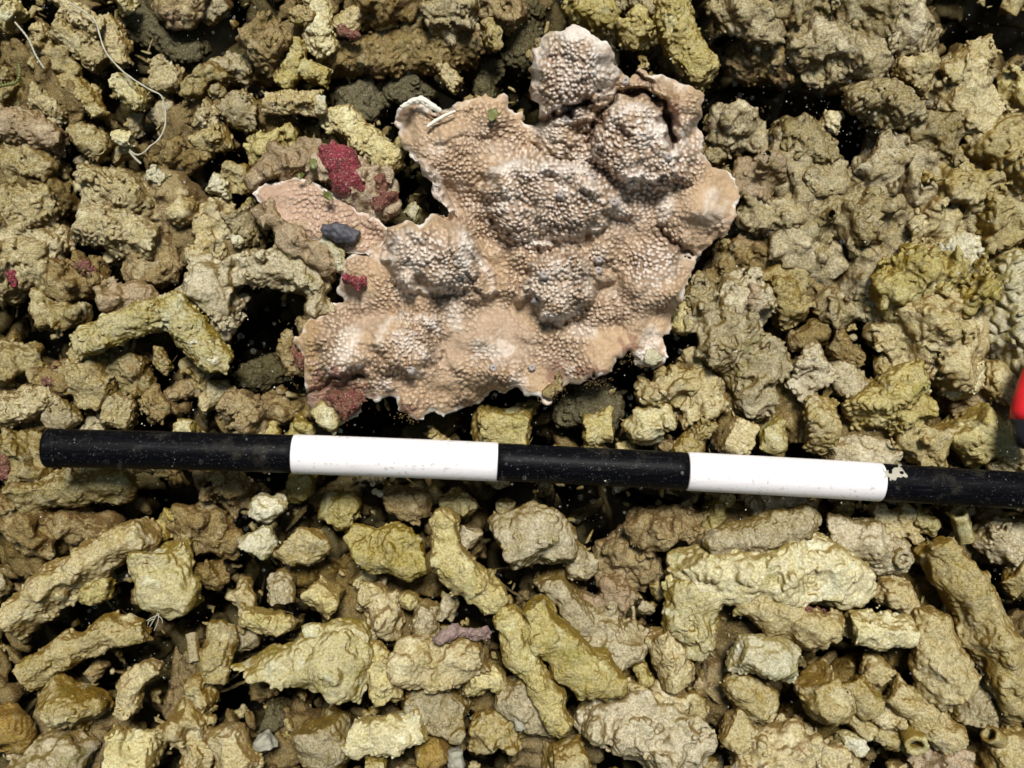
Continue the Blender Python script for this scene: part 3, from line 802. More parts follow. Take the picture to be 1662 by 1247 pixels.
UNDER = [
 ('crust', (1262, 262, 52), (1310, 300, 60), "broad dull mass of crust between the coral's right edge and the wedge shaped boulder"),
 ('brown', (1385, 330, 62), (1440, 385, 52), "broad dull mass in the middle of the upper right rubble"),
 ('crust', (1500, 290, 62), (1560, 250, 56), "broad crusty mass under the tan boulders at upper right"),
 ('brown', (1620, 320, 58), (1580, 390, 52), "broad dull mass under the light tan boulder near the right edge"),
 ('brown', (1270, 395, 48), (1330, 415, 44), "dull brown mass below the coral's right lobe, farther right"),
 ('crust', (1410, 440, 52), (1370, 500, 42), "dull crusty mass above left of the big tan boulder"),
 ('crust', (1400, 50, 62), (1300, 40, 60), "dark mass under the crusted boulders at the top edge"),
 ('brown', (1480, 100, 46), (1530, 190, 44), "dull mass behind the rounded lobe at upper right"),
 ('brown', (60, 310, 66), (30, 240, 56), "broad dull mass under the lumps at the left edge, upper part"),
 ('crust', (200, 345, 60), (270, 330, 54), "broad crusty mass under the broad olive mound"),
 ('brown', (305, 215, 46), (360, 180, 46), "dull mass under the tan stones right of the white thread"),
 ('brown', (320, 390, 46), (400, 390, 38), "dull mass under the crumbly column left of the pink coral tab"),
 ('brown', (70, 120, 56), (130, 190, 50), "dull mass under the small stones left of the white thread"),
 ('brown', (440, 200, 38), (470, 250, 38), "dull mass between the straight stick and the pink coral tab"),
 ('brown', (500, 60, 44), (450, 110, 36), "dull mass under the forked olive branch"),
 ('crust', (1290, 640, 56), (1200, 660, 56), "dull mass under the grey stones above the second white band"),
 ('brown', (1400, 700, 50), (1480, 690, 48), "dull mass under the thick olive log with the holed end"),
 ('crust', (1590, 640, 60), (1560, 560, 56), "dull mass under the small cream stone at the right"),
 ('brown', (110, 1190, 62), (180, 1190, 56), "dull mass under the flake near the bottom left corner"),
 ('crust', (290, 1140, 46), (330, 1070, 42), "dull mass under the upright stubby finger"),
 ('brown', (700, 1110, 54), (780, 1120, 46), "dull mass under the stout brown log"),
 ('crust', (640, 1010, 46), (570, 980, 40), "dull mass behind the bright level stub"),
 ('crust', (1000, 1090, 52), (1060, 1110, 44), "dull mass between the two lobed log and the knobbed finger"),
 ('brown', (1180, 1010, 56), (1290, 1000, 56), "dull mass under the broad cream slab"),
 ('crust', (1400, 1110, 56), (1320, 1170, 56), "dull mass under the small stones at lower right"),
 ('brown', (1200, 1160, 46), (1160, 1110, 42), "dull mass under the egg shaped stone"),
 ('brown', (1480, 960, 44), (1440, 1060, 46), "dull mass left of the tall stone at lower right"),
 ('crust', (1590, 1170, 52), (1500, 1220, 46), "dull mass under the slim finger, lower right"),
 ('brown', (1620, 870, 46), (1560, 900, 36), "dull mass below the pole's right black end"),
 ('brown', (60, 880, 52), (140, 850, 42), "dull mass under the brown stones left, below the pole"),
 ('crust', (40, 640, 56), (110, 690, 42), "dull mass under the stones above the pole's black end"),
 ('brown', (180, 640, 46), (150, 560, 30), "dull mass under the crooked cream branch's left end"),
 ('brown', (530, 930, 44), (470, 920, 38), "dull mass below the blocky tan stone"),
 ('brown', (860, 1210, 46), (940, 1190, 46), "dull mass at the bottom edge, centre"),
 ('crust', (480, 1190, 46), (440, 1230, 40), "dull mass at the bottom edge left of the tall pale stone"),
 ('brown', (1130, 870, 46), (1230, 850, 40), "dull mass under the rough grey finger"),
 ('brown', (680, 930, 44), (600, 930, 36), "dull mass under the angular yellow stone"),
 ('brown', (690, 40, 46), (790, 30, 40), "dull mass at the top edge behind the long shaded log"),
]
for (mt, a_, b_, lb) in UNDER:
    low = a_[1] > 780
    ur = a_[0] > 1150 and a_[1] < 520
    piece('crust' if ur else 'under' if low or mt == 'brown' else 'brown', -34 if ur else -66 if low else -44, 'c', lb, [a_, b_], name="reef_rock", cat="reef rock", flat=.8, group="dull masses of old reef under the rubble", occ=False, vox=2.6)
for t in T:
    x_, y_, r_ = t[4][0][:3]
    k_ = 1.26 if (x_ > 1150 and y_ < 480) else (1.28 if y_ < 690 else 1.18) if t[2] == 'c' else 1.16
    if any(math.hypot(p[0] - h[0], p[1] - h[1]) < h[2] + p[2] for h in HOLES for p in t[4]): k_ = 1.06
    mt_ = t[0]
    if mt_ in ('tan', 'olive', 'crust') and x_ < 430 and y_ < 830: mt_ = 'gold' if mt_ != 'tan' or r_ > 20 else 'tan'
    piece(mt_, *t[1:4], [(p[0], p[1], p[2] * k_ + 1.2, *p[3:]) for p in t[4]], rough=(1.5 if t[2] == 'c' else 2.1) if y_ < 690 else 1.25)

# ------------------------------------------------------------------ fillers in the gaps, each with a label made from what it lies beside
LAND = [("the white thread", 225, 130), ("the red sponge", 575, 285), ("the pink coral tab", 450, 330), ("the dark brown block", 435, 70),
        ("the long shaded log above the coral", 660, 82), ("the thick yellow branch", 1110, 70), ("the wedge shaped boulder", 1445, 175),
        ("the large tan boulder on the right edge", 1645, 260), ("the whitish boulder on the right edge", 1645, 520),
        ("the red and black object", 1650, 665), ("the large grey stone", 1190, 560), ("the thick olive log", 1450, 640),
        ("the crooked cream branch", 270, 520), ("the pole's black end", 180, 730), ("the first white band", 640, 745),
        ("the middle black band", 960, 758), ("the second white band", 1270, 775), ("the torn tape", 1450, 765),
        ("the long straight log", 130, 920), ("the orange yellow ball", 10, 1188), ("the large forked branch", 500, 1075),
        ("the angular yellow stone", 640, 895), ("the mauve crust ridge", 745, 1030), ("the two lobed log", 925, 1060),
        ("the square ended cream log", 630, 1190), ("the broad speckled slab", 1045, 1180), ("the broad cream slab", 1250, 930),
        ("the pale oval pebble", 1245, 1070), ("the tall stone at lower right", 1520, 1060), ("the long rough log at right", 1600, 1010),
        ("the coral's right lobe", 1190, 330), ("the bright pale stone under the pole", 415, 885), ("the broad olive mound", 190, 315),
        ("the grey pink log", 50, 215), ("the broad grey stone", 860, 875), ("the wide bottom mound", 1290, 1230),
        ("the big tan boulder", 1510, 550), ("the light tan boulder", 1615, 358), ("the crusted boulders at the top", 1380, 30)]
DIRS = ["right of", "lower right of", "below", "lower left of", "left of", "upper left of", "above", "upper right of"]
SIZES = {0: "small", 1: "middling", 2: "large"}
TONE = {'tan': "tan", 'olive': "olive", 'grey': "greyish", 'brown': "brown", 'crust': "crusty", 'deep': "dim grey", 'cream': "cream"}
used_labels = set(p[4] for p in PIECES)

def filler_label(px, py, r, mat, z, shape):
    size = "tiny" if r < 13 else "small" if r < 19 else "medium" if r < 25 else "large"
    adj = "half buried" if z < -45 else "low lying"
    order = sorted(LAND, key=lambda l: (l[1] - px) ** 2 + (l[2] - py) ** 2)
    for nm, lx, ly in order[:4]:
        d = math.hypot(px - lx, py - ly)
        k = int(round(math.atan2(py - ly, px - lx) / (math.pi / 4))) % 8
        far = "close " if d < 70 else "" if d < 130 else "well "
        lab = f"{size} {TONE[mat]} {shape} {adj} {far}{DIRS[k]} {nm}"
        if lab not in used_labels:
            used_labels.add(lab)
            return lab
    nm2 = order[1][0]
    lab = f"{size} {TONE[mat]} {shape} {adj} between {order[0][0]} and {nm2}"
    used_labels.add(lab)
    return lab


CORAL_C = [(930, 320, 210), (700, 540, 170), (930, 520, 160), (780, 260, 120), (560, 580, 70), (1100, 400, 90), (520, 640, 40)]
fr = random.Random(5)
count = 0
tries = 0
while count < 78 and tries < 6000:
    tries += 1
    x, y = fr.uniform(-5, 1667), fr.uniform(-5, 1252)
    r = fr.uniform(11, 24)
    if any(math.hypot(x - h[0], y - h[1]) < h[2] + r * .5 for h in HOLES): continue
    if any(math.hypot(x - h[0], y - h[1]) < h[2] for h in CORAL_C): continue
    xi, yi = int(x + 110), int(y + 75)
    ri = int(r * 0.75)
    patch = OCC[yi - ri:yi + ri, xi - ri:xi + ri]
    if patch.size == 0 or patch.mean() > 0.22: continue
    mat = fr.choice(['tan', 'tan', 'olive', 'grey', 'brown', 'crust'] if not (x > 1150 and y < 450) else ['crust', 'crust', 'tan', 'brown'])
    z = fr.uniform(-48, -18)
    a = fr.uniform(0, math.pi)
    L = r * fr.uniform(0.3, 2.0)
    st = fr.choice('saccf')
    shape = "finger" if L > r * 1.35 else "stub" if st in 'sf' else "stone" if st == 'a' else "lump"
    pts = [(x - L / 2 * math.cos(a), y - L / 2 * math.sin(a), r), (x + L / 2 * math.cos(a), y + L / 2 * math.sin(a), r * fr.uniform(.7, 1))]
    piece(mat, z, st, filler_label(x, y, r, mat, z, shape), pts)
    count += 1
print("traced", len(T), "fillers", count)

# ------------------------------------------------------------------ uncountable rubble under and round the named pieces
def bed_object(name, label, entries, mat, cat):
    """entries: (x,y,z,r) in pixel units, many copies of a few lumps in one mesh"""
    temps = []
    for k in range(7):
        L = (0, 0.5, 1.2, 0.2, 0.8, 1.5, 0)[k]
        v, f = rock_mesh([(-L * 10, 0, 0, 20), (L * 10, 3, 2, 16)], 'sacfcaa'[k], 900 + k, vox=4.5, rough=1.3)
        temps.append((v / 20.0, f))
    vs, fs, base = [], [], 0
    r = np.random.default_rng(77)
    for (x, y, z, rad) in entries:
        v, f = temps[r.integers(0, 7)]
        ang = r.uniform(0, 6.283, 3)
        ca, sa = np.cos(ang), np.sin(ang)
        Rz = np.array([[ca[0], -sa[0], 0], [sa[0], ca[0], 0], [0, 0, 1]])
        Rx = np.array([[1, 0, 0], [0, ca[1] * .5 + .5, -sa[1] * .5], [0, sa[1] * .5, ca[1] * .5 + .5]])
        q = v @ (Rz @ Rx).T * rad
        w = P(x, y, z) / S
        vs.append((q + w) * S)
        fs.append(f + base)
        base += len(v)
    o = link(name, mesh_np(name, np.concatenate(vs), np.concatenate(fs)), M[mat])
    tag(o, label, cat, None, "stuff")


br = np.random.default_rng(8)
ents = []
for _ in range(1300):        # a deeper bed of rubble seen only down the gaps
    x, y = br.uniform(-120, 1780), br.uniform(-120, 1370)
    hole = any(math.hypot(x - h[0], y - h[1]) < h[2] for h in HOLES)
    if hole and br.random() < .6: continue
    ents.append((x, y, br.uniform(-270, -190) if hole else br.uniform(-170, -80), br.uniform(18, 38)))
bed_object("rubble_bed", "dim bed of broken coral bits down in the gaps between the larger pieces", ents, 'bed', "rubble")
ents = []
for _ in range(2300):       # the same rubble going on outside the frame
    x, y = br.uniform(-900, 2560), br.uniform(-800, 2050)
    if -50 < x < 1710 and -50 < y < 1290: continue
    ents.append((x, y, br.uniform(-95, -5), br.uniform(24, 58)))
bed_object("outlying_rubble", "olive tan coral rubble carrying on beyond the edges of the photo", ents, 'crust', "rubble")
ents = []
for _ in range(1200):
    x, y = br.uniform(-60, 1720), br.uniform(-60, 1310)
    if any(math.hypot(x - h[0], y - h[1]) < h[2] + 8 for h in HOLES) or any(math.hypot(x - h[0], y - h[1]) < h[2] for h in CORAL_C): continue
    ents.append((x, y, br.uniform(-105, -48), br.uniform(9, 24)))
bed_object("shaded_rubble", "small broken coral bits filling the shade between the larger pieces", ents, 'under', "rubble")
ents = []
for _ in range(1500):
    x, y = br.uniform(-20, 1680), br.uniform(-20, 1265)
    if any(math.hypot(x - h[0], y - h[1]) < h[2] for h in HOLES): continue
    ents.append((x, y, br.uniform(-80, -14), br.uniform(3.5, 9)))
bed_object("coral_grit", "loose crumbs and small chips of coral strewn among the larger rubble", ents, 'tan', "coral grit")

# ------------------------------------------------------------------ the living coral
def sdist(poly, X, Y):
    """signed distance, positive inside"""
    pts = np.array(poly, np.float32)
    d = np.full(X.shape, 1e9, np.float32)
    ins = np.zeros(X.shape, bool)
    n = len(pts)
    for i in range(n):
        a, b = pts[i], pts[(i + 1) % n]
        e = b - a
        wx, wy = X - a[0], Y - a[1]
        t = np.clip((wx * e[0] + wy * e[1]) / (e @ e), 0, 1)
        d = np.minimum(d, (wx - e[0] * t) ** 2 + (wy - e[1] * t) ** 2)
        c = ((a[1] > Y) != (b[1] > Y))
        with np.errstate(divide='ignore', invalid='ignore'):
            xi = (b[0] - a[0]) * (Y - a[1]) / (b[1] - a[1] if b[1] != a[1] else 1e-9) + a[0]
        ins ^= c & (X < xi)
    d = np.sqrt(d)
    return np.where(ins, d, -d)


def line_dist(line, X, Y):
    d = np.full(X.shape, 1e9, np.float32)
    for a, b in zip(line[:-1], line[1:]):
        ex, ey = b[0] - a[0], b[1] - a[1]
        wx, wy = X - a[0], Y - a[1]
        t = np.clip((wx * ex + wy * ey) / (ex * ex + ey * ey), 0, 1)
        d = np.minimum(d, (wx - ex * t) ** 2 + (wy - ey * t) ** 2)
    return np.sqrt(d)


def sstep(a, b, x):
    t = np.clip((x - a) / (b - a), 0, 1)
    return t * t * (3 - 2 * t)


OUT = [(642, 200), (648, 178), (665, 166), (682, 160), (690, 172), (704, 182), (722, 178), (745, 170), (768, 160), (790, 153), (815, 158), (835, 172), (850, 192), (866, 204),
       (876, 200), (870, 175), (862, 145), (861, 112), (868, 88), (882, 62), (902, 48), (926, 42), (958, 50), (984, 70), (1000, 95), (1010, 116), (1022, 128),
       (1042, 116), (1056, 124), (1092, 128), (1118, 142), (1140, 156), (1136, 182), (1139, 215), (1141, 252), (1166, 274), (1193, 288), (1200, 320), (1195, 352), (1178, 382),
       (1158, 398), (1132, 412), (1116, 418), (1128, 434), (1120, 462), (1110, 482), (1098, 500), (1092, 518), (1090, 534), (1074, 548), (1080, 562), (1085, 580), (1060, 596),
       (1036, 590), (1018, 574), (1000, 592), (982, 606), (950, 618), (915, 632), (896, 645), (880, 654), (862, 640), (830, 630), (805, 636), (788, 648), (764, 662), (738, 668), (720, 674),
       (690, 676), (668, 682), (654, 668), (644, 650), (620, 644), (598, 652), (580, 668), (562, 686), (542, 706), (518, 690), (506, 664), (498, 640), (496, 612), (488, 590), (484, 560), (488, 530),
       (510, 512), (536, 500), (556, 488), (548, 470), (552, 440), (566, 420), (584, 398), (600, 378), (616, 368), (645, 362), (680, 360), (708, 350), (728, 350), (738, 345), (722, 338),
       (706, 322), (692, 298), (676, 268), (668, 252), (656, 240), (646, 220)]

STEP = 0.85
gx = np.arange(400, 1215, STEP, dtype=np.float32)
gy = np.arange(30, 720, STEP, dtype=np.float32)


def poly_surface(poly, zfun, colfun, x0, x1, y0, y1, thick, name, mat, root, jag=3.0, undercut=10):
    gx = np.arange(x0, x1, STEP, dtype=np.float32)
    gy = np.arange(y0, y1, STEP, dtype=np.float32)
    X, Y = np.meshgrid(gx, gy, indexing='ij')
    g = np.stack([X.ravel(), Y.ravel(), np.zeros(X.size, np.float32)], 1)
    o1 = np.array([.2, .5, .1], np.float32)
    D = sdist(poly, X, Y)
    jn = (band(VA, g, 34, o1) * jag + band(VB, g, 11, o1) * jag * 0.3).reshape(X.shape)
    D = D + jn
    # keep cells whose corners are inside; pull the border vertices onto the outline
    ins = D > -STEP * 0.6
    gxx, gyy = np.gradient(D, STEP)
    gl = np.maximum(np.hypot(gxx, gyy), .3)
    near = ins & (D < STEP * 0.6)
    mv = np.clip(np.where(near, -D, 0), -.6, .6)
    X = X + gxx / gl * mv; Y = Y + gyy / gl * mv
    Z, zb = zfun(X, Y, np.maximum(D, 0), g)
    colr = colfun(X, Y, np.maximum(D, 0), g)
    c = ins[:-1, :-1] & ins[1:, :-1] & ins[1:, 1:] & ins[:-1, 1:]
    idx = np.arange(X.size).reshape(X.shape)
    q = np.stack([idx[:-1, :-1][c], idx[:-1, 1:][c], idx[1:, 1:][c], idx[1:, :-1][c]], 1)   # y is flipped in world
    useful = np.unique(q)
    remap = -np.ones(X.size, np.int64); remap[useful] = np.arange(len(useful))
    q = remap[q]
    q = q[:, ::-1] if False else q
    Xu, Yu, Zu, Zb, Du = (a.ravel()[useful] for a in (X, Y, Z, zb, D))
    cu = colr.reshape(-1, 3)[useful]
    gxu, gyu = (gxx / gl).ravel()[useful], (gyy / gl).ravel()[useful]
    # underside: smooth, thin at the rim
    th = thick * (0.55 + 0.45 * sstep(0, 40, Du))
    inset = undercut * (1 - sstep(0, 26, Du))
    Xb, Yb, Zbb = Xu + gxu * inset * .5, Yu + gyu * inset * .5, Zb - th

    def w(x, y, z):
        k = (H - z) / H * S
        return np.stack([(x - CX) * k, -(y - CY) * k, z * S], 1)
    n = len(useful)
    V = np.concatenate([w(Xu, Yu, Zu), w(Xb, Yb, np.minimum(Zbb, Zu - 3))])
    e = np.concatenate([q[:, [0, 1]], q[:, [1, 2]], q[:, [2, 3]], q[:, [3, 0]]])
    key = np.minimum(e[:, 0], e[:, 1]) * n + np.maximum(e[:, 0], e[:, 1])
    _, first, cnt = np.unique(key, return_index=True, return_counts=True)
    be = e[first[cnt == 1]]
    side = np.stack([be[:, 1], be[:, 0], be[:, 0] + n, be[:, 1] + n], 1)
    F = np.concatenate([q, q[:, ::-1] + n, side])
    org = np.array([V[:, 0].mean(), V[:, 1].mean(), V[:, 2].min()]) if root is None else np.array(root.location)
    o = obj_at(name, V, F, mat, org, root)
    under = np.tile(np.array([[.33, .25, .17]], np.float32), (n, 1))
    rim = sstep(14, 3, Du)[:, None]
    under = under * (1 - rim) + np.array([.72, .68, .58]) * rim
    C = np.concatenate([cu, under])
    at = o.data.attributes.new("tint", 'FLOAT_COLOR', 'POINT')
    at.data.foreach_set("color", np.concatenate([C, np.ones((len(C), 1))], 1).astype(np.float32).ravel())
    return o


def coral_material():
    m, nt, bs = new_mat("living_coral")
    at = N(nt, "ShaderNodeAttribute", attribute_name="tint")
    tc = N(nt, "ShaderNodeTexCoord")
    f = noise(nt, tc.outputs["Object"], 1500, 3, .6)
    f2 = noise(nt, tc.outputs["Object"], 420, 3, .6)
    c = mix(nt, ramp(nt, f, [(.40, grey(.0)), (.68, grey(.28))]), at.outputs["Color"], (.60, .52, .44))
    c = mix(nt, ramp(nt, f2, [(.35, grey(.35)), (.55, grey(0))]), c, (.30, .17, .09))
    nt.links.new(c, bs.inputs["Base Color"])
    bs.inputs["Roughness"].default_value = .7
    bs.inputs["Specular IOR Level"].default_value = .12
    bs.inputs["Subsurface Weight"].default_value = 0.0
    b = N(nt, "ShaderNodeBump"); b.inputs["Distance"].default_value = .0005
    nt.links.new(f, b.inputs["Height"]); nt.links.new(b.outputs[0], bs.inputs["Normal"])
    return m


M['coral'] = coral_material()

# papillae: jittered hexagonal points, evaluated on the grid as nearest-distance bumps
def papillae(X, Y, pitch, seed):
    r = np.random.default_rng(seed)
    x0, y0 = float(X.min()) - 30, float(Y.min()) - 30
    nx, ny = int((X.max() - x0 + 60) / pitch) + 2, int((Y.max() - y0 + 60) / pitch) + 2
    jx = r.uniform(.1, .9, (nx, ny)); jy = r.uniform(.1, .9, (nx, ny)); hh = r.uniform(.7, 1.1, (nx, ny))
    rr = r.uniform(.42, .54, (nx, ny))
    gg = np.stack([X.ravel(), Y.ravel(), np.zeros(X.size)], 1).astype(np.float32)
    oo = np.array([.31, .77, .13], np.float32)
    wx = X + 2.2 * band(VA, gg, 85, oo).reshape(X.shape); wy = Y + 2.2 * band(VB, gg, 85, oo).reshape(X.shape)
    ci = np.floor((wx - x0) / pitch).astype(int); cj = np.floor((wy - y0) / pitch).astype(int)
    best = np.zeros(X.shape, np.float32); 
    near = np.full(X.shape, 1e9, np.float32)
    for a in (-1, 0, 1):
        for b in (-1, 0, 1):
            i = np.clip(ci + a, 0, nx - 1); j = np.clip(cj + b, 0, ny - 1)
            px = x0 + (ci + a + jx[i, j]) * pitch; py = y0 + (cj + b + jy[i, j]) * pitch
            d = np.hypot(wx - px, wy - py)
            R = pitch * rr[i, j]
            h = np.sqrt(np.clip(1 - (d / R) ** 2, 0, 1)) * hh[i, j]
            best = np.maximum(best, h)
    return best


HUMPS = [  # x, y, rx, ry, angle, height, power
    (925, 120, 78, 95, 0, 46, 1.0), (885, 320, 118, 78, .1, 52, .8), (1010, 215, 62, 75, .3, 40, .8), (1075, 250, 60, 62, 0, 34, .8),
    (1110, 180, 40, 55, 0, 22, 1), (700, 410, 82, 66, .35, 52, .7), (908, 462, 70, 62, .3, 42, .7), (655, 556, 62, 58, .2, 34, .8),
    (560, 565, 58, 60, 0, 22, 1), (1060, 450, 70, 62, 0, 20, 1), (965, 425, 48, 40, 0, 20, 1), (705, 300, 24, 70, -.45, 16, 1), (1000, 300, 60, 55, 0, 26, .8),
    (905, 215, 45, 40, 0, 24, .8), (790, 585, 70, 50, 0, 14, 1), (920, 262, 60, 40, 0, 20, 1), (745, 200, 90, 45, -.2, 12, 1), (702, 300, 20, 62, -.55, 16, .5), (752, 400, 26, 52, -.3, 18, .5),
    (690, 530, 40, 30, 0, 12, 1), (1030, 520, 60, 45, 0, 12, 1), (770, 460, 42, 36, 0, 16, 1), (1150, 320, 50, 55, 0, 10, 1), (560, 640, 50, 40, 0, -20, 1)]
CRACKS = [([(1008, 150), (985, 172), (972, 195), (955, 228)], 6, 46), ([(1020, 150), (1050, 152), (1076, 165), (1088, 205), (1090, 235)], 8, 60),
          ([(704, 186), (720, 182), (735, 172)], 4, 26), ([(868, 200), (900, 185), (950, 165)], 7, 26), ([(500, 640), (540, 615), (590, 612)], 6, 22),
          ([(1120, 410), (1090, 395), (1070, 370)], 7, 18), ([(1030, 120), (1060, 140)], 5, 25)]
SHELVES = [  # outline, extra height, softness of its edge
    ([(862, 110), (868, 88), (882, 62), (902, 46), (926, 40), (960, 48), (986, 68), (1002, 95), (1012, 118), (990, 150), (950, 168), (905, 188), (870, 196), (860, 150)], 26, 9),
    ([(868, 206), (905, 190), (955, 176), (975, 190), (985, 240), (960, 262), (900, 256), (868, 240)], 18, 8),
    ([(990, 185), (1020, 165), (1062, 165), (1082, 205), (1105, 250), (1098, 285), (1060, 300), (1000, 290), (965, 262), (965, 230)], 26, 9),
    ([(782, 310), (796, 268), (850, 252), (915, 258), (960, 275), (992, 305), (985, 365), (940, 398), (870, 402), (805, 382)], 22, 9),
    ([(622, 420), (640, 374), (712, 354), (742, 368), (772, 405), (800, 440), (815, 468), (790, 484), (742, 470), (690, 482), (640, 460)], 24, 8),
    ([(848, 452), (872, 420), (930, 404), (962, 440), (966, 492), (924, 530), (878, 520)], 20, 8),
    ([(600, 535), (650, 502), (712, 518), (726, 572), (690, 612), (630, 606)], 13, 9),
    ([(672, 254), (690, 262), (726, 330), (742, 350), (722, 344), (700, 322)], 16, 6),
    ]
_C = {}


def coral_fields(X, Y, D, g):
    k = X.shape
    if k in _C: return _C[k]
    o = np.array([.7, .2, .4], np.float32)
    nb = lambda V, wl, oo=o: band(V, g, wl, oo).reshape(X.shape)
    base = 62 + (X - 800) * 0.01 - (Y - 350) * 0.03 + 7 * nb(VA, 150) + 4 * nb(VB, 60)
    hum = np.zeros(X.shape, np.float32)
    for (x, y, rx, ry, a, h, p) in HUMPS:
        wx = X + 7 * nb(VA, 40); wy = Y + 7 * nb(VB, 40)
        ca, sa = math.cos(a), math.sin(a)
        u = ((wx - x) * ca + (wy - y) * sa) / rx; v = (-(wx - x) * sa + (wy - y) * ca) / ry
        t = np.clip(1 - (u * u + v * v), 0, 1)
        hum += h * .95 * sstep(0, 1, t ** p)
    edge = np.zeros(X.shape, np.float32)
    jx_, jy_ = X + 3 * nb(VA, 30, o + .2) + 1.5 * nb(VA, 13), Y + 3 * nb(VB, 30, o + .2) + 1.5 * nb(VB, 13)
    for pl, h, w_ in SHELVES:
        sdv = sdist(pl, jx_, jy_)
        hum += h * sstep(-w_ * .4, w_, sdv)
        edge = np.maximum(edge, np.exp(-((sdv - w_ * .9) / 6.0) ** 2))
    # nodules
    nod = np.clip(nb(VA, 46, o + .3) * .8 + .1, 0, 2) * 4.5 + np.clip(nb(VB, 26, o + .6), 0, 2) * 1.6
    pit = nb(VB, 90, o + .11)
    smooth = np.zeros(X.shape, np.float32)
    for (x, y, r_) in [(1165, 320, 48), (665, 205, 32), (735, 575, 30), (800, 535, 40), (625, 430, 26), (985, 575, 40), (880, 620, 34), (850, 500, 26), (720, 630, 30), (590, 470, 22)]:
        smooth = np.maximum(smooth, sstep(1.25, .55, np.hypot(X - x, Y - y) / r_))
    bm = np.clip(.75 + .35 * pit, .25, 1.15) * (1 - .78 * smooth) * sstep(3, 16, D)
    bm = np.clip(bm * (0.95 + hum / 90.0), 0, 1.5)
    pb = papillae(X, Y, 7.0, 3)
    rim = 9 * (1 - np.sqrt(np.clip(1 - (1 - np.clip(D / 11, 0, 1)) ** 2, 0, 1)))
    crk = np.zeros(X.shape, np.float32); cm = np.zeros(X.shape, np.float32)
    for ln, w, dep in CRACKS:
        ld = line_dist(ln, X + 3 * nb(VA, 22), Y + 3 * nb(VB, 22))
        e = np.exp(-(ld / w) ** 2)
        crk += dep * e; cm = np.maximum(cm, e)
    droop = (14 - 13 * nb(VA, 120, o + .45)) * (1 - sstep(0, 70, D))
    smoothz = base + hum - droop - rim
    kn = np.exp(-((np.hypot(X - 985, Y - 270) / 150) ** 4)) + .8 * np.exp(-((np.hypot(X - 925, Y - 120) / 90) ** 4)) + .8 * np.exp(-((np.hypot(X - 700, Y - 420) / 80) ** 4))
    nod = nod * (1 + 1.1 * np.clip(kn, 0, 1))
    Z = smoothz + nod * sstep(2, 20, D) * (1 - .7 * smooth) + pb * bm * 4.9 - crk
    _C[k] = (Z, smoothz, hum, pb, bm, nod, cm, smooth, nb)
    _C['edge'] = edge
    return _C[k]


def coral_z(X, Y, D, g):
    f = coral_fields(X, Y, D, g)
    return f[0], f[1] - f[2] * .8 - f[6] * 30


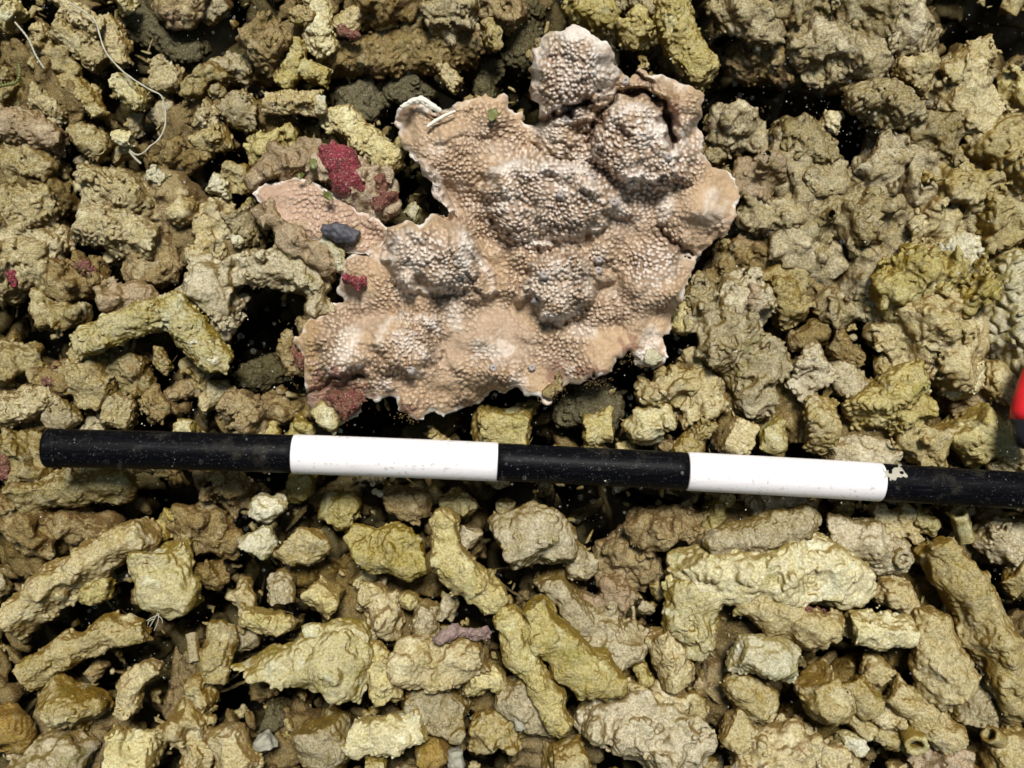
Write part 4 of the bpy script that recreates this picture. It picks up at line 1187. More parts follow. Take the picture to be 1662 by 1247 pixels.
def coral_col(X, Y, D, g):
    Z, sz, hum, pb, bm, nod, cm, smooth, nb = coral_fields(X, Y, D, g)
    o2 = np.array([.4, .9, .3], np.float32)
    L = lambda a, b, t: a * (1 - t[..., None]) + b * t[..., None]
    base = np.tile(np.array([.42, .288, .168], np.float32), X.shape + (1,))
    base = L(base, np.array([.39, .285, .195]), sstep(-.6, 1, nb(VA, 120, o2)))
    valley = np.array([.20, .13, .08]); tip = np.array([.56, .46, .36])  # valley brown is part tissue colour, part shade painted between papillae
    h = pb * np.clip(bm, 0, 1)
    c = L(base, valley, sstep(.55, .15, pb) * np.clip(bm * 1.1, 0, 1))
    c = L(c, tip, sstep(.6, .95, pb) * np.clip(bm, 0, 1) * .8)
    # the raised, mauve grey mound and the top lobe
    mv = np.zeros(X.shape, np.float32)
    for (x, y, r_) in [(885, 320, 120), (1000, 280, 110), (925, 110, 85), (1090, 230, 70), (1060, 430, 50), (700, 420, 50), (560, 590, 40)]:
        mv = np.maximum(mv, sstep(1.1, .5, np.hypot(X - x, Y - y) / r_))
    c = L(c, np.array([.63, .575, .545]), mv * sstep(.45, .85, pb) * .8)
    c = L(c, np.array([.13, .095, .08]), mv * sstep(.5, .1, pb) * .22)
    # white tissue on high nodules and along the rim
    wn = sstep(.25, 1.0, nb(VA, 70, o2 + .2) * .5 + nod / 14 * .5 + hum / 130 - .3)
    c = L(c, np.array([.74, .67, .60]), wn * .6 * (1 - .6 * sstep(.5, .1, pb) * np.clip(bm, 0, 1)))
    for (x, y, rx, ry, s_) in [(755, 420, 16, 42, .95), (975, 105, 26, 50, .6), (935, 55, 45, 14, .8), (1070, 215, 40, 24, .9), (700, 300, 16, 34, .7), (905, 440, 40, 18, .6),
                           (1050, 580, 26, 14, .85), (860, 280, 50, 12, .5), (920, 275, 40, 10, .5), (655, 548, 26, 18, .6), (800, 570, 40, 22, .5), (870, 205, 16, 20, .5), (1160, 345, 30, 26, .3), (690, 175, 20, 8, .8)]:
        d = np.hypot((X - x) / rx, (Y - y) / ry) + .25 * nb(VB, 16, o2)
        c = L(c, np.array([.74, .69, .64]), sstep(1.2, .4, d) * s_ * (1 - .5 * sstep(.5, .1, pb) * np.clip(bm, 0, 1)))
    eg = _C['edge'] * np.clip(.35 + .55 * nb(VA, 90, o2 + .7), 0, 1)
    c = L(c, np.array([.74, .68, .63]), eg * .8)
    rimw = sstep(6.5, 1.0, D + 2.4 * nb(VB, 26, o2 + .5)) * np.clip(.35 + .6 * nb(VA, 80, o2 + .1) + .45 * (Y > 600) + .45 * (X < 600), .0, 1)
    c = L(c, np.array([.80, .76, .70]), rimw)
    # algal stains at the lower left corner and the cracks
    st = sstep(1.1, .5, np.hypot((X - 535) / 62, (Y - 640) / 40) + .3 * nb(VA, 22, o2))
    c = L(c, np.array([.20, .07, .05]), st * .7)
    st = sstep(1.1, .5, np.hypot((X - 500) / 22, (Y - 560) / 50) + .4 * nb(VA, 18, o2))
    c = L(c, np.array([.26, .16, .05]), st * .7)
    st = sstep(1.1, .5, np.hypot((X - 540) / 22, (Y - 690) / 22) + .2 * nb(VA, 18, o2))
    c = L(c, np.array([.56, .55, .26]), st * .9)
    for (x, y, rx, ry) in [(905, 605, 26, 16), (965, 605, 50, 13), (1022, 562, 20, 18), (660, 668, 20, 14), (1095, 175, 14, 36)]:
        st = sstep(1.1, .4, np.hypot((X - x) / rx, (Y - y) / ry) + .35 * nb(VA, 16, o2))
        c = L(c, np.array([.20, .09, .055]), st * .8)
    c = L(c, np.array([.12, .06, .035]), sstep(.35, .8, cm) * .8)
    return np.clip(c, 0, 1).astype(np.float32)


root = empty("plate_coral", P(850, 400, 40))
tag(root, "large tan living plate coral with white rims and pimpled humps above the pole", "coral")
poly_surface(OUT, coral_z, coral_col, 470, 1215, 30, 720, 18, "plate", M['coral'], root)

# broken tab at the left with a smooth pink face
TAB = [(407, 314), (430, 299), (468, 287), (492, 289), (515, 298), (545, 315), (580, 340), (615, 358), (634, 372), (618, 398), (598, 418), (575, 412), (545, 408), (515, 396), (488, 384), (458, 366), (430, 342)]


def tab_z(X, Y, D, g):
    o = np.array([.5, .6, .7], np.float32)
    b = 52 + (X - 520) * .05 + 5 * band(VA, g, 60, o).reshape(X.shape) - 6 * (1 - sstep(0, 10, D))
    pb = papillae(X, Y, 7.9, 9)
    return b + pb * 4.5 * sstep(440, 500, X) * sstep(3, 12, D) * .8, b


def tab_col(X, Y, D, g):
    o = np.array([.5, .6, .7], np.float32)
    nb = lambda V, wl: band(V, g, wl, o).reshape(X.shape)
    L = lambda a, b, t: a * (1 - t[..., None]) + b * t[..., None]
    c = np.tile(np.array([.41, .27, .19], np.float32), X.shape + (1,))
    pb = papillae(X, Y, 7.9, 9)
    c = L(c, np.array([.60, .46, .36]), sstep(.5, .9, pb) * sstep(440, 500, X) * .8)
    c = L(c, np.array([.30, .22, .10]), sstep(.3, 1.2, nb(VA, 40)) * sstep(345, 375, Y) * .8)
    c = L(c, np.array([.72, .66, .60]), sstep(6, 1.5, D + nb(VB, 20)) * .8)
    return c.astype(np.float32)


poly_surface(TAB, tab_z, tab_col, 400, 640, 280, 420, 14, "broken_tab", M['coral'], root, jag=1.6)

# barnacle-like rings on the coral: part meshes
def coral_height(x, y):
    Xs = _C[[k for k in _C][0]]
    i = int(round((x - 470) / STEP)); j = int(round((y - 30) / STEP))
    return float(Xs[0][max(0, i - 5):i + 6, max(0, j - 5):j + 6].mean())


def ring_mesh(R, hh, seed):
    prof = [(1.15, -.6), (1.0, .1), (.72, .8), (.5, 1.0), (.34, .75), (.24, .1), (.0, -.1)]
    n = 16
    r = np.random.default_rng(seed)
    v, f = [], []
    w = 1 + .1 * r.standard_normal(n)
    for (pr, pz) in prof:
        for k in range(n):
            a = 2 * math.pi * k / n
            v.append((pr * R * w[k] * math.cos(a), pr * R * w[k] * math.sin(a), pz * hh))
    for a in range(len(prof) - 1):
        for k in range(n):
            k2 = (k + 1) % n
            f.append((a * n + k, a * n + k2, (a + 1) * n + k2, (a + 1) * n + k))
    return np.array(v), np.array(f)


for i, (x, y, R) in enumerate([(972, 422, 9), (971, 439, 9), (883, 447, 9), (872, 486, 11), (961, 287, 9), (910, 316, 8), (996, 329, 9), (918, 195, 9), (1024, 296, 8), (666, 600, 10),
                               (801, 598, 9), (863, 597, 8), (1015, 132, 10), (1085, 255, 8)]):
    v, f = ring_mesh(R * .68, R * .42, i)
    z = coral_height(x, y) + 5
    p = P(x, y, z)
    obj_at("barnacle", v * S + p, f, M['barnacle'], p, root)

# dark red tufts and turf crusts on the coral, as parts
piece('brown', 60, 'c', None, [(905, 612, 7), (900, 625, 7), (893, 637, 6)], name="algae_tuft", parent=root, rough=1.6)
piece('red', 72, 'c', None, [(562, 452, 9), (575, 458, 9), (586, 455, 6)], name="red_sponge", parent=root, rough=1.3)
piece('dullred', 52, 'c', None, [(560, 668, 12), (548, 652, 14), (580, 648, 12)], name="algae_tuft", parent=root, rough=1.6)
piece('brown', 40, 'c', None, [(468, 555, 13), (470, 580, 12), (478, 602, 9)], name="algae_tuft", parent=root, rough=1.8)
piece('dullred', 46, 'c', None, [(478, 570, 8), (486, 592, 8)], name="algae_tuft", parent=root, rough=1.8)
piece('pale', 52, 's', None, [(528, 390, 8), (548, 412, 10), (556, 438, 9)], name="bare_skeleton", parent=root)
piece('pale', 46, 'a', None, [(1058, 580, 13), (1072, 578, 10)], name="bare_skeleton", parent=root, flat=.6)

piece('bone', 80, 's', None, [(652, 174, 3), (668, 165, 3.5), (684, 162, 5), (700, 172, 4.5), (714, 180, 3)], name="bare_skeleton", parent=root, rough=.5)
piece('bone', 78, 's', None, [(694, 206, 1.8), (708, 196, 2.6), (722, 188, 2.2), (738, 181, 1.6)], name="bare_skeleton", parent=root, rough=.4)
piece('cream', 42, 's', None, [(520, 668, 16), (538, 684, 16), (542, 694, 10)], name="bare_skeleton", parent=root, rough=.7, flat=.7)
# grey sponge on the tab
o = piece('greysponge', 68, 's', "dark slate grey sponge lying across the coral beside the pink tab", [(532, 372, 10), (552, 378, 14), (575, 386, 13)], name="grey_sponge", cat="sponge", group=None, rough=.6)

# red sponge rock
rr = piece('pink', 34, 'c', "brownish lump half covered by a bright crimson sponge, left of the coral", [(500, 258, 26), (545, 275, 34), (590, 300, 42), (618, 325, 30)], name="sponge_covered_rock", cat="rock", group=None)
piece('red', 60, 's', None, [(534, 246, 22), (550, 266, 29), (568, 292, 28), (584, 308, 16)], name="red_sponge", parent=rr, rough=.8, flat=.9)
piece('dullred', 52, 'c', None, [(605, 296, 16), (618, 322, 20)], name="red_algae", parent=rr, rough=1.6)

piece('pink', 26, 'c', "pinkish grey crusted patch above the pink coral tab, left of the crimson sponge", [(425, 288, 22), (462, 268, 32), (500, 262, 32)], name="crusted_rock", cat="rock", group=None)
piece('pink', 30, 'c', "pinkish crusted dead coral under the lower edge of the pink coral tab", [(440, 352, 22), (490, 392, 32), (530, 425, 30)], name="crusted_rock", cat="rock", group=None)

# red crusts on other rubble, children of the piece they grow on
def find(label):
    for p in PIECES:
        if p[4] == label: return p[0]


def crust(label, mat, z, pts, name="red_crust"):
    piece(mat, z, 'c', None, pts, name=name, parent=find(label), rough=1.4)


crust("rough tan lump with dark red algae at the left edge", 'red', 18, [(5, 436, 12), (18, 448, 12)], "red_algae")
crust("brown stone with a red rim near the left edge", 'dullred', 18, [(128, 434, 7), (152, 438, 7)])
crust("brown lump stained dark red, left of the tan lumps", 'dullred', 20, [(80, 612, 12), (92, 622, 10)])
crust("tan rough stone left of the pole's black end", 'dullred', 18, [(8, 742, 11), (12, 765, 11)])
crust("brown stone with a red rim near the left edge", 'dullred', 10, [(88, 432, 9), (98, 436, 8)])
crust("thick finger with red specks lying under the broad cream slab", 'dullred', 48, [(1310, 990, 6), (1335, 994, 7)])
crust("stout brown log under the mauve crust ridge", 'purple', 44, [(712, 1034, 9), (738, 1030, 10), (762, 1028, 10), (786, 1032, 8)], "mauve_crust")
crust("pink stained grey lump on top of the large grey stone", 'pink', 22, [(1220, 482, 14), (1235, 494, 11)], "pink_crust")
crust("crooked cream branch with a worn white end, left middle", 'pale', 50, [(318, 555, 11), (335, 572, 11), (350, 582, 9)], "worn_face")
crust("straight stick with a broken white tip, above left of the red sponge", 'pale', 24, [(520, 170, 12)], "broken_tip")
crust("reddish brown knobbly lump at the top edge, centre left", 'dullred', 26, [(560, 52, 8), (572, 58, 7)])

# ------------------------------------------------------------------ tubes: pole, thread, worm tubes
def tube(path, radii, n=24, cap=True):
    p = np.array(path, float); R = np.array(radii, float)
    t = np.gradient(p, axis=0); t /= np.linalg.norm(t, axis=1)[:, None]
    up = np.array([0, 0, 1.0])
    v = []
    for i in range(len(p)):
        a = np.cross(up, t[i])
        if np.linalg.norm(a) < 1e-4: a = np.cross([0, 1, 0], t[i])
        a /= np.linalg.norm(a); b = np.cross(t[i], a)
        for k in range(n):
            ang = 2 * math.pi * k / n
            v.append(p[i] + R[i] * (a * math.cos(ang) + b * math.sin(ang)))
    f = []
    for i in range(len(p) - 1):
        for k in range(n):
            k2 = (k + 1) % n
            f.append((i * n + k, i * n + k2, (i + 1) * n + k2, (i + 1) * n + k))
    v = np.array(v)
    if cap:
        for e, i in ((0, 0), (1, len(p) - 1)):
            c = len(v); v = np.vstack([v, p[i]])
            for k in range(n):
                k2 = (k + 1) % n
                if e == 0: f.append((c, i * n + k2, i * n + k, c))
                else: f.append((c, i * n + k, i * n + k2, c))
    return v, np.array(f)


def tube_obj(name, path, radii, mat, parent=None, n=24, cap=True, origin=None):
    v, f = tube(path, radii, n, cap)
    me = bpy.data.meshes.new(name)
    org = np.asarray(origin if origin is not None else (v.mean(0) if parent is None else parent.location), float)
    me.from_pydata([tuple(q) for q in v - org], [], [tuple(dict.fromkeys(int(i) for i in q)) for q in f])
    me.polygons.foreach_set("use_smooth", [True] * len(me.polygons))
    loc = org if parent is None else org - np.array(parent.location)
    return link(name, me, M[mat] if isinstance(mat, str) else mat, loc, parent)


def pole_material(name, white):
    m, nt, bs = new_mat(name)
    tc = N(nt, "ShaderNodeTexCoord")
    v = tc.outputs["Object"]
    mp = N(nt, "ShaderNodeMapping"); mp.inputs["Scale"].default_value = (.06, 1, 1)
    nt.links.new(v, mp.inputs["Vector"])
    scr = noise(nt, mp.outputs[0], 900, 3)
    spots = noise(nt, v, 420, 2)
    if white:
        c = mix(nt, ramp(nt, scr, [(.4, grey(0)), (.7, grey(1))]), (.79, .75, .77), (.75, .71, .725))
        c = mix(nt, ramp(nt, spots, [(.61, grey(0)), (.67, grey(.55))]), c, (.40, .35, .28))
        c = mix(nt, ramp(nt, noise(nt, v, 70, 4, .65), [(.52, grey(0)), (.80, grey(.30))]), c, (.58, .54, .47))
        bs.inputs["Roughness"].default_value = .45
    else:
        c = mix(nt, ramp(nt, scr, [(.45, grey(0)), (.75, grey(1))]), (.002, .002, .003), (.005, .005, .0065))
        c = mix(nt, ramp(nt, scr, [(.62, grey(0)), (.70, grey(.5))]), c, (.022, .022, .028))
        c = mix(nt, ramp(nt, noise(nt, v, 1300, 2), [(.66, grey(0)), (.71, grey(.6))]), c, (.17, .17, .17))
        c = mix(nt, ramp(nt, noise(nt, v, 60, 4, .7), [(.58, grey(0)), (.75, grey(.3))]), c, (.09, .08, .055))
        bs.inputs["Roughness"].default_value = .42
        bs.inputs["Specular IOR Level"].default_value = .05
    nt.links.new(c, bs.inputs["Base Color"])
    b = N(nt, "ShaderNodeBump"); b.inputs["Distance"].default_value = .00005
    nt.links.new(scr, b.inputs["Height"]); nt.links.new(b.outputs[0], bs.inputs["Normal"])
    return m


M['poleblack'] = pole_material("black_pole", False)
M['polewhite'] = pole_material("white_band", True)
PK = np.array([(76, 727.5, 120), (280, 731.5, 112), (476, 737, 104), (640, 743, 98), (807, 750, 92), (960, 757, 87), (1115, 765.5, 83), (1270, 773.5, 79), (1429, 782.5, 76), (1560, 790.5, 72), (1760, 803, 68)])
POLE_R = 29.0


def pole_pts(xa, xb, n):
    xs = np.linspace(xa, xb, n)
    # smooth quadratic fit for the gentle bow of the pole
    cy_ = np.polyfit(PK[:, 0], PK[:, 1], 3); cz_ = np.polyfit(PK[:, 0], PK[:, 2], 2)
    return [P(x, np.polyval(cy_, x), np.polyval(cz_, x)) for x in xs]


pole = empty("marked_pole", P(850, 752, 60))
tag(pole, "black pole with two white bands lying across the rubble below the coral", "pole")


def pole_seg(name, xa, xb, r, mat, round_a=False):
    pts = pole_pts(xa, xb, 24)
    R = [r * S] * 24
    pts = [pts[0]] + [pts[0] * .9 + pts[1] * .1] + pts[1:-1] + [pts[-1] * .9 + pts[-2] * .1] + [pts[-1]]
    R = [(r - 1.0) * S] + R + [(r - 1.0) * S]
    return tube_obj(name, pts, R, mat, pole, 40)


pole_seg("black_section", 84, 475.2, POLE_R, 'poleblack')
pole_seg("white_band", 476, 807, POLE_R + .9, 'polewhite')
pole_seg("black_section", 807.8, 1114.2, POLE_R, 'poleblack')
pole_seg("white_band", 1115, 1429, POLE_R + .9, 'polewhite')
pole_seg("black_section", 1429.8, 1770, POLE_R, 'poleblack')
cp = pole_pts(75, 100, 8)
tube_obj("end_cap", [cp[0], cp[0] * .8 + cp[1] * .2, cp[1]] + cp[2:], [24 * S, 28.0 * S, 29.6 * S] + [29.8 * S] * 6, 'poleblack', pole, 40)

# torn scrap of tape stuck on the pole: thin curved flakes that follow its surface
def flake(name, outline, mat, parent, lift=.6):
    cy_ = np.polyfit(PK[:, 0], PK[:, 1], 3); cz_ = np.polyfit(PK[:, 0], PK[:, 2], 2)
    xs = [p[0] for p in outline]; ys = [p[1] for p in outline]
    n1 = np.arange(min(xs) - 2, max(xs) + 2, 1.0); n2 = np.arange(min(ys) - 2, max(ys) + 2, 1.0)
    X, Y = np.meshgrid(n1, n2, indexing='ij')
    g = np.stack([X.ravel(), Y.ravel(), np.zeros(X.size)], 1).astype(np.float32)
    D = sdist(outline, X.astype(np.float32), Y.astype(np.float32)) + (2.0 * band(VA, g, 9, np.zeros(3, np.float32))).reshape(X.shape)
    ins = D > 0
    zc = np.polyval(cz_, X); off = (Y - np.polyval(cy_, X))
    k = (H - zc - 20) / H
    dz = np.sqrt(np.maximum((POLE_R + lift) ** 2 - (off * k) ** 2, 1))
    Z = zc + dz
    c = ins[:-1, :-1] & ins[1:, :-1] & ins[1:, 1:] & ins[:-1, 1:]
    idx = np.arange(X.size).reshape(X.shape)
    q = np.stack([idx[:-1, :-1][c], idx[:-1, 1:][c], idx[1:, 1:][c], idx[1:, :-1][c]], 1)
    us = np.unique(q); rm = np.zeros(X.size, int); rm[us] = np.arange(len(us)); q = rm[q]
    n = len(us)
    top = np.array([P(x, y, z) for x, y, z in zip(X.ravel()[us], Y.ravel()[us], Z.ravel()[us])])
    bot = np.array([P(x, y, z - 1.2) for x, y, z in zip(X.ravel()[us], Y.ravel()[us], Z.ravel()[us])])
    e = np.concatenate([q[:, [0, 1]], q[:, [1, 2]], q[:, [2, 3]], q[:, [3, 0]]])
    key = np.minimum(e[:, 0], e[:, 1]) * n + np.maximum(e[:, 0], e[:, 1])
    _, first, cnt = np.unique(key, return_index=True, return_counts=True)
    be = e[first[cnt == 1]]
    F = np.concatenate([q, q[:, ::-1] + n, np.stack([be[:, 1], be[:, 0], be[:, 0] + n, be[:, 1] + n], 1)])
    return obj_at(name, np.concatenate([top, bot]), F, mat, np.array(parent.location), parent)


M['tape'] = plain("torn_grey_tape", (.36, .33, .27), .6, .3, 900, .0004)
flake("torn_tape", [(1431, 764), (1444, 766), (1452, 760), (1460, 754), (1466, 758), (1463, 766), (1474, 770), (1472, 777), (1460, 774), (1452, 781), (1444, 775), (1434, 777), (1438, 770)], M['tape'], pole)

# red and black object at the right edge
ro = empty("red_and_black_tool", P(1668, 670, 100))
tag(ro, "bright red and black plastic object cut off by the right edge of the photo", "tool")
v = []


def rounded_body(name, spine, radii, mat):
    tube_obj(name, [P(*q) for q in spine], [r * S for r in radii], mat, ro, 28)


rounded_body("red_body", [(1696, 560, 96), (1694, 572, 96), (1690, 596, 97), (1684, 625, 98), (1680, 650, 99), (1678, 668, 100), (1678, 681, 100)], [6, 16, 23, 28, 31, 33, 33.2], 'redplastic')
rounded_body("black_base", [(1678, 680.4, 100), (1678, 690, 100), (1678, 706, 100), (1679, 716, 100), (1680, 723, 100), (1681, 727, 100)], [33.8, 34, 33.5, 30, 24, 14], 'blackplastic')


def smooth_path(keys, n):
    k = np.array(keys, float)
    d = np.concatenate([[0], np.cumsum(np.linalg.norm(np.diff(k[:, :2], axis=0), axis=1))])
    out = []
    for s_ in np.linspace(0, d[-1], n):
        i = min(max(np.searchsorted(d, s_) - 1, 0), len(k) - 2)
        t = (s_ - d[i]) / (d[i + 1] - d[i])
        p0, p1, p2, p3 = k[max(i - 1, 0)], k[i], k[i + 1], k[min(i + 2, len(k) - 1)]
        out.append(.5 * ((2 * p1) + (-p0 + p2) * t + (2 * p0 - 5 * p1 + 4 * p2 - p3) * t ** 2 + (-p0 + 3 * p1 - 3 * p2 + p3) * t ** 3))
    return out


def thread(keys, r, label, mat='thread', cat="thread"):
    pts = smooth_path(keys, 60)
    rr_ = [r * S * (1 + .25 * math.sin(i * 1.7)) * (.6 if i in (0, 59) else 1) for i in range(60)]
    o = tube_obj("thread", [P(*q) for q in pts], rr_, mat, None, 8)
    tag(o, label, cat)


thread([(112, 4, 42), (135, 18, 42), (155, 35, 40), (162, 58, 38), (172, 85, 40), (195, 112, 40), (218, 130, 42), (244, 146, 40), (262, 156, 40), (268, 178, 34), (268, 204, 34), (258, 226, 36), (243, 238, 38), (236, 246, 38), (222, 252, 36), (210, 243, 34)], 1.4,
       "long pale thread curving down through the rubble at upper left")
thread([(210, 246, 34), (220, 258, 34), (229, 266, 33)], 2.0, "short split end of pale thread beside the long thread's loop")
thread([(-8, 142, 24), (10, 138, 26), (26, 134, 28), (32, 120, 30), (30, 104, 28)], 2.6, "short greenish forked thread at the left edge, near the top", 'weed')
thread([(24, 36, 30), (45, 62, 30), (58, 90, 28), (72, 112, 24)], 1.6, "thin pale fibre left of the long thread, pointing down")
# tuft of fine hydroid branches
hyd = empty("hydroid_tuft", P(252, 1000, 55))
tag(hyd, "tiny branching pale hydroid tuft hanging off the big pale lump", "hydroid")
for i, ks in enumerate([[(256, 995, 60), (250, 1006, 58), (243, 1018, 54)], [(252, 1000, 60), (244, 1004, 58), (238, 1008, 56)], [(258, 996, 60), (256, 1010, 57), (250, 1024, 52)], [(254, 998, 60), (262, 1004, 57), (264, 1012, 54)], [(250, 1005, 58), (242, 1008, 56), (240, 1014, 55)]]):
    tube_obj("branch", [P(*q) for q in smooth_path(ks, 8)], [.8 * S] * 8, 'thread', hyd, 6)


def worm_tube(label, a, b, r, mat, hole=.62):
    """hollow calcareous tube: outer wall, rim, inner wall down to a dark floor"""
    A, B = P(*a), P(*b)
    d = (B - A)
    prof = [(0, 1.1), (.25, .95), (.5, 1.02), (.75, .94), (.95, 1.0), (1.0, .92), (1.0, hole), (.8, hole * .95), (.45, hole * .9)]
    pts = [A + d * t for t, _ in prof]
    R = [q * r * S for _, q in prof]
    t = d / np.linalg.norm(d)
    a_ = np.cross([0, 0, 1], t); a_ /= np.linalg.norm(a_); b_ = np.cross(t, a_)
    n = 20
    rr2 = np.random.default_rng(int(a[0])); w = 1 + .07 * rr2.standard_normal(n)
    V = []
    for p, q in zip(pts, R):
        for k in range(n):
            an = 2 * math.pi * k / n
            V.append(p + q * w[k] * (a_ * math.cos(an) + b_ * math.sin(an)))
    F = []
    for i in range(len(pts) - 1):
        for k in range(n):
            k2 = (k + 1) % n
            F.append((i * n + k, i * n + k2, (i + 1) * n + k2, (i + 1) * n + k))
    V.append(pts[-1])
    o = empty("worm_tube", A)
    tag(o, label, "worm tube")
    me = bpy.data.meshes.new("tube_wall")
    me.from_pydata([tuple(np.array(q) - A) for q in V], [], F)
    me.polygons.foreach_set("use_smooth", [True] * len(F))
    link("tube_wall", me, M[mat], None, o)
    c = len(pts) - 1
    me = bpy.data.meshes.new("hollow")
    me.from_pydata([tuple(np.array(V[c * n + k]) - A) for k in range(n)], [], [tuple(range(n))])
    link("hollow", me, M['hole'], None, o)


worm_tube("open worm tube with a black mouth just below the pole's right end", (1566, 872, 0), (1556, 832, 34), 14, 'olive')
worm_tube("worm tube with a dark mouth beside the slim finger, lower right", (1478, 1188, 8), (1488, 1212, 40), 20, 'olive', .55)
worm_tube("half open worm tube close to the bottom right corner", (1632, 1210, 0), (1606, 1192, 30), 15, 'tan', .6)
worm_tube("narrow grey worm tube with an open lower end, lower left", (312, 1030, 0), (317, 1076, 22), 9.5, 'grey', .6)
worm_tube("short open tube at the end of the dark grey log", (1452, 902, 8), (1468, 908, 34), 16, 'grey', .55)

# small smooth grey pebbles
def pebble(label, pts, z, mat='pebble'):
    piece(mat, z, 's', label, pts, name="pebble", cat="pebble", rough=.35, group=None)


pebble("smooth grey upright pebble on the bottom edge right of the orange yellow lump", [(739, 1222, 12), (741, 1242, 12)], 8)
pebble("slim grey pebble standing left of the crooked yellow branch's lower end", [(842, 1160, 7), (845, 1182, 8)], 28)
pebble("smooth grey pebble beside the thumb shaped stub", [(425, 1200, 17), (432, 1212, 16)], 2)
pebble("small white chip just under the first white band", [(608, 798, 4.5), (620, 802, 5)], 0, 'pale')
pebble("bright white fleck on the large grey stone", [(1183, 564, 6), (1190, 570, 5)], 44, 'pale')

# scraps of green weed
def weed(label, x, y, z, L, ang, seed):
    r = np.random.default_rng(seed)
    n = 7
    V, F = [], []
    for i in range(n + 1):
        t = i / n
        wdt = L * .34 * math.sin(math.pi * (.12 + .83 * t)) * (1 + .2 * r.standard_normal())
        cx_, cy_ = (t - .5) * L, 0
        zz = 5 * math.sin(t * 2.5 + seed)
        for s_ in (-1, -.3, .3, 1):
            V.append((cx_, s_ * wdt, zz + abs(s_) * 2))
    m = 4
    for i in range(n):
        for k in range(m - 1):
            F.append((i * m + k, i * m + k + 1, (i + 1) * m + k + 1, (i + 1) * m + k))
    V = np.array(V); F = np.array(F)
    nV = len(V)
    V2 = V.copy(); V2[:, 2] -= 1.0
    be = []
    e = {}
    for q in F:
        for a, b in zip(q, np.roll(q, -1)):
            if (b, a) in e: del e[(b, a)]
            else: e[(a, b)] = 1
    side = np.array([(b, a, a + nV, b + nV) for a, b in e])
    Vall = np.vstack([V, V2]); Fall = np.vstack([F, F[:, ::-1] + nV, side])
    ca, sa = math.cos(ang), math.sin(ang)
    Rm = np.array([[ca, -sa, 0], [sa, ca, 0], [0, 0, 1]])
    p = P(x, y, z)
    o = obj_at("weed_scrap", (Vall @ Rm.T) * S + p, Fall, M['weed'], p)
    tag(o, label, "seaweed")


weed("small green weed scrap lying left of the crimson sponge", 509, 266, 74, 20, 1.9, 1)
weed("olive green weed scrap lying on the coral's upper left plate", 800, 186, 98, 24, 1.2, 2)
weed("small dull green weed scrap below the crimson sponge", 533, 318, 84, 20, -.7, 3)
weed("small green weed flake at the upper edge of the pink coral tab", 488, 285, 76, 13, .3, 4)

# ------------------------------------------------------------------ filaments of turf alga along the coral's rim and on the sponge rock
M['turf'] = plain("turf_filaments", (.24, .155, .06), .8, .5, 500)
M['redturf'] = plain("red_turf_filaments", (.24, .07, .05), .8, .5, 500)


def turf(name, label, spots, mat, seed):
    r = np.random.default_rng(seed)
    V, F = [], []
    for (x, y, z, sx, sy, n, L) in spots:
        for _ in range(int(n * .5)):
            px, py = r.normal(x, sx), r.normal(y, sy)
            ll = L * r.uniform(.3, .85)
            a = r.uniform(0, 6.283)
            d = np.array([math.cos(a) * .7, math.sin(a) * .7, r.uniform(.3, 1.0)]); d *= ll / np.linalg.norm(d)
            b0 = np.array(P(px, py, z + r.uniform(-4, 3))) / S
            w = r.uniform(.35, .6)
            s1 = np.cross(d, [0, 0, 1.0]); s1 = s1 / (np.linalg.norm(s1) + 1e-6) * w
            s2 = np.cross(d, s1); s2 = s2 / (np.linalg.norm(s2) + 1e-6) * w
            bend = r.normal(0, ll * .18, 3)
            k = len(V)
            for t_ in (0, .55):
                c_ = b0 + d * t_ + bend * t_ * (1 - t_) * 3
                V += [c_ + s1 * (1 - t_ * .5), c_ - s1 * .5 * (1 - t_ * .5) + s2 * (1 - t_ * .5), c_ - s1 * .5 * (1 - t_ * .5) - s2 * (1 - t_ * .5)]
            V.append(b0 + d)
            for i in range(3):
                j = (i + 1) % 3
                F += [(k + i, k + j, k + 3 + j), (k + i, k + 3 + j, k + 3 + i), (k + 3 + i, k + 3 + j, k + 6)]
    o = link(name, mesh_np(name, np.array(V) * S, np.array(F)), M[mat])
    tag(o, label, "algal turf", None, "stuff")


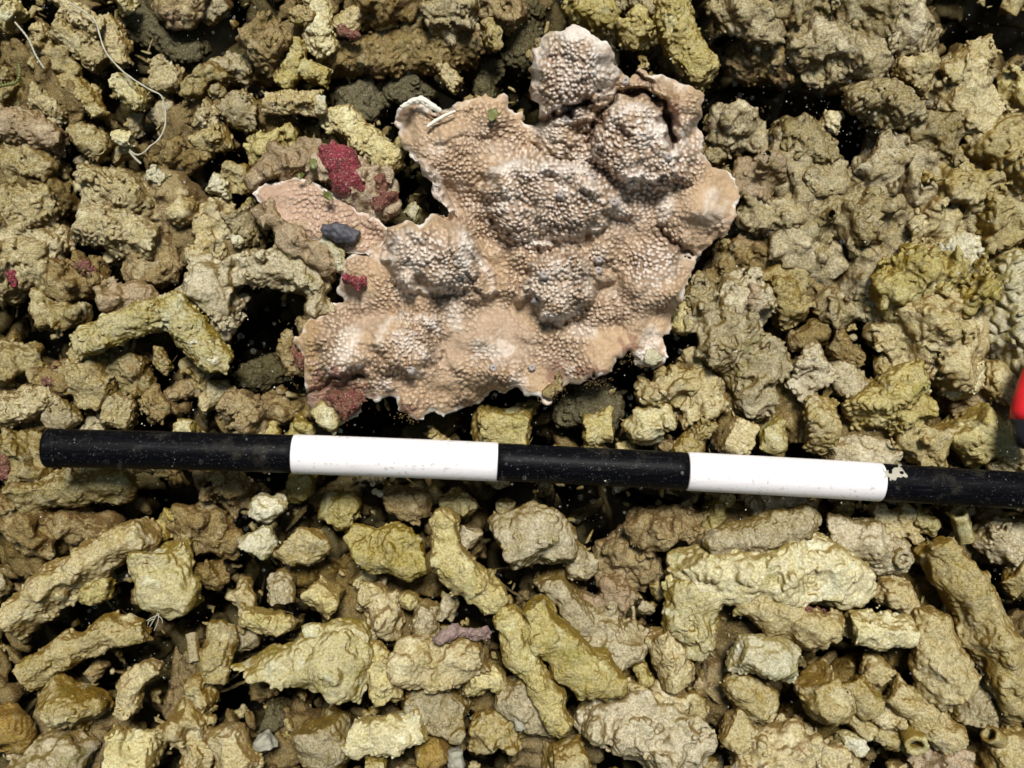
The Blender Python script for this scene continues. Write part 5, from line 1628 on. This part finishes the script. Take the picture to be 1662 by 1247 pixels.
turf("algal_turf", "brown fuzz of filamentous alga along the coral's lower and left rim and on nearby rubble",
     [(475, 585, 48, 9, 24, 240, 9), (500, 650, 46, 12, 14, 130, 8), (900, 640, 52, 14, 9, 160, 8), (960, 615, 55, 26, 8, 200, 8), (1020, 580, 56, 8, 9, 80, 7), (660, 676, 50, 10, 6, 90, 8),
      (470, 270, 58, 26, 16, 300, 8), (520, 370, 62, 26, 14, 200, 7), (560, 430, 66, 12, 16, 130, 8), (600, 470, 70, 8, 8, 40, 7), (1095, 150, 108, 14, 8, 110, 6), (985, 175, 106, 10, 16, 110, 6),
      (275, 990, 46, 22, 8, 90, 7), (700, 1135, 40, 34, 12, 200, 6), (1195, 190, 40, 28, 12, 160, 6), (640, 262, 30, 10, 14, 60, 8), (1030, 1150, 42, 40, 16, 160, 6)], 'turf', 4)
turf("red_turf", "reddish fuzz of fine alga over the sponge covered lump left of the coral",
     [(575, 300, 88, 24, 26, 420, 7), (610, 330, 70, 16, 14, 200, 7), (548, 262, 92, 16, 16, 90, 5), (572, 452, 84, 12, 6, 60, 7), (545, 665, 62, 18, 10, 130, 8), (440, 320, 64, 16, 10, 40, 6)], 'redturf', 6)

# ------------------------------------------------------------------ specks drifting in the water
def specks():
    r = np.random.default_rng(3)
    n = 20000
    z = -120 + 620 * r.random(n) ** 1.5
    x = r.uniform(-250, 1910, n); y = r.uniform(-200, 1450, n)
    keep = np.clip(band(VA, np.stack([x, y, z * .3], 1).astype(np.float32), 330, np.zeros(3, np.float32)) * .35 + .45 + .45 * ((x > 1080) & (y < 480)), .08, 1)
    m_ = r.random(n) < keep
    x, y, z = x[m_], y[m_], z[m_]; n = len(x)
    rad = np.clip(r.lognormal(-.72, .48, n), .2, 1.8)
    k = (H - z) / H
    c = np.stack([(x - CX) * k, -(y - CY) * k, z], 1)
    rad = rad * k
    oct_ = np.array([(1, 0, 0), (-1, 0, 0), (0, 1, 0), (0, -1, 0), (0, 0, 1), (0, 0, -1)], float)
    of = np.array([(0, 2, 4), (2, 1, 4), (1, 3, 4), (3, 0, 4), (2, 0, 5), (1, 2, 5), (3, 1, 5), (0, 3, 5)])
    jit = 1 + .35 * r.standard_normal((n, 6, 1)).clip(-1.5, 1.5)
    V = (c[:, None, :] + oct_[None] * jit * rad[:, None, None]).reshape(-1, 3) * S
    F = (of[None] + (np.arange(n) * 6)[:, None, None]).reshape(-1, 3)
    o = link("drifting_specks", mesh_np("drifting_specks", V, F), M['snow'])
    tag(o, "tiny pale specks of silt drifting in the water over the rubble", "silt", None, "stuff")


specks()
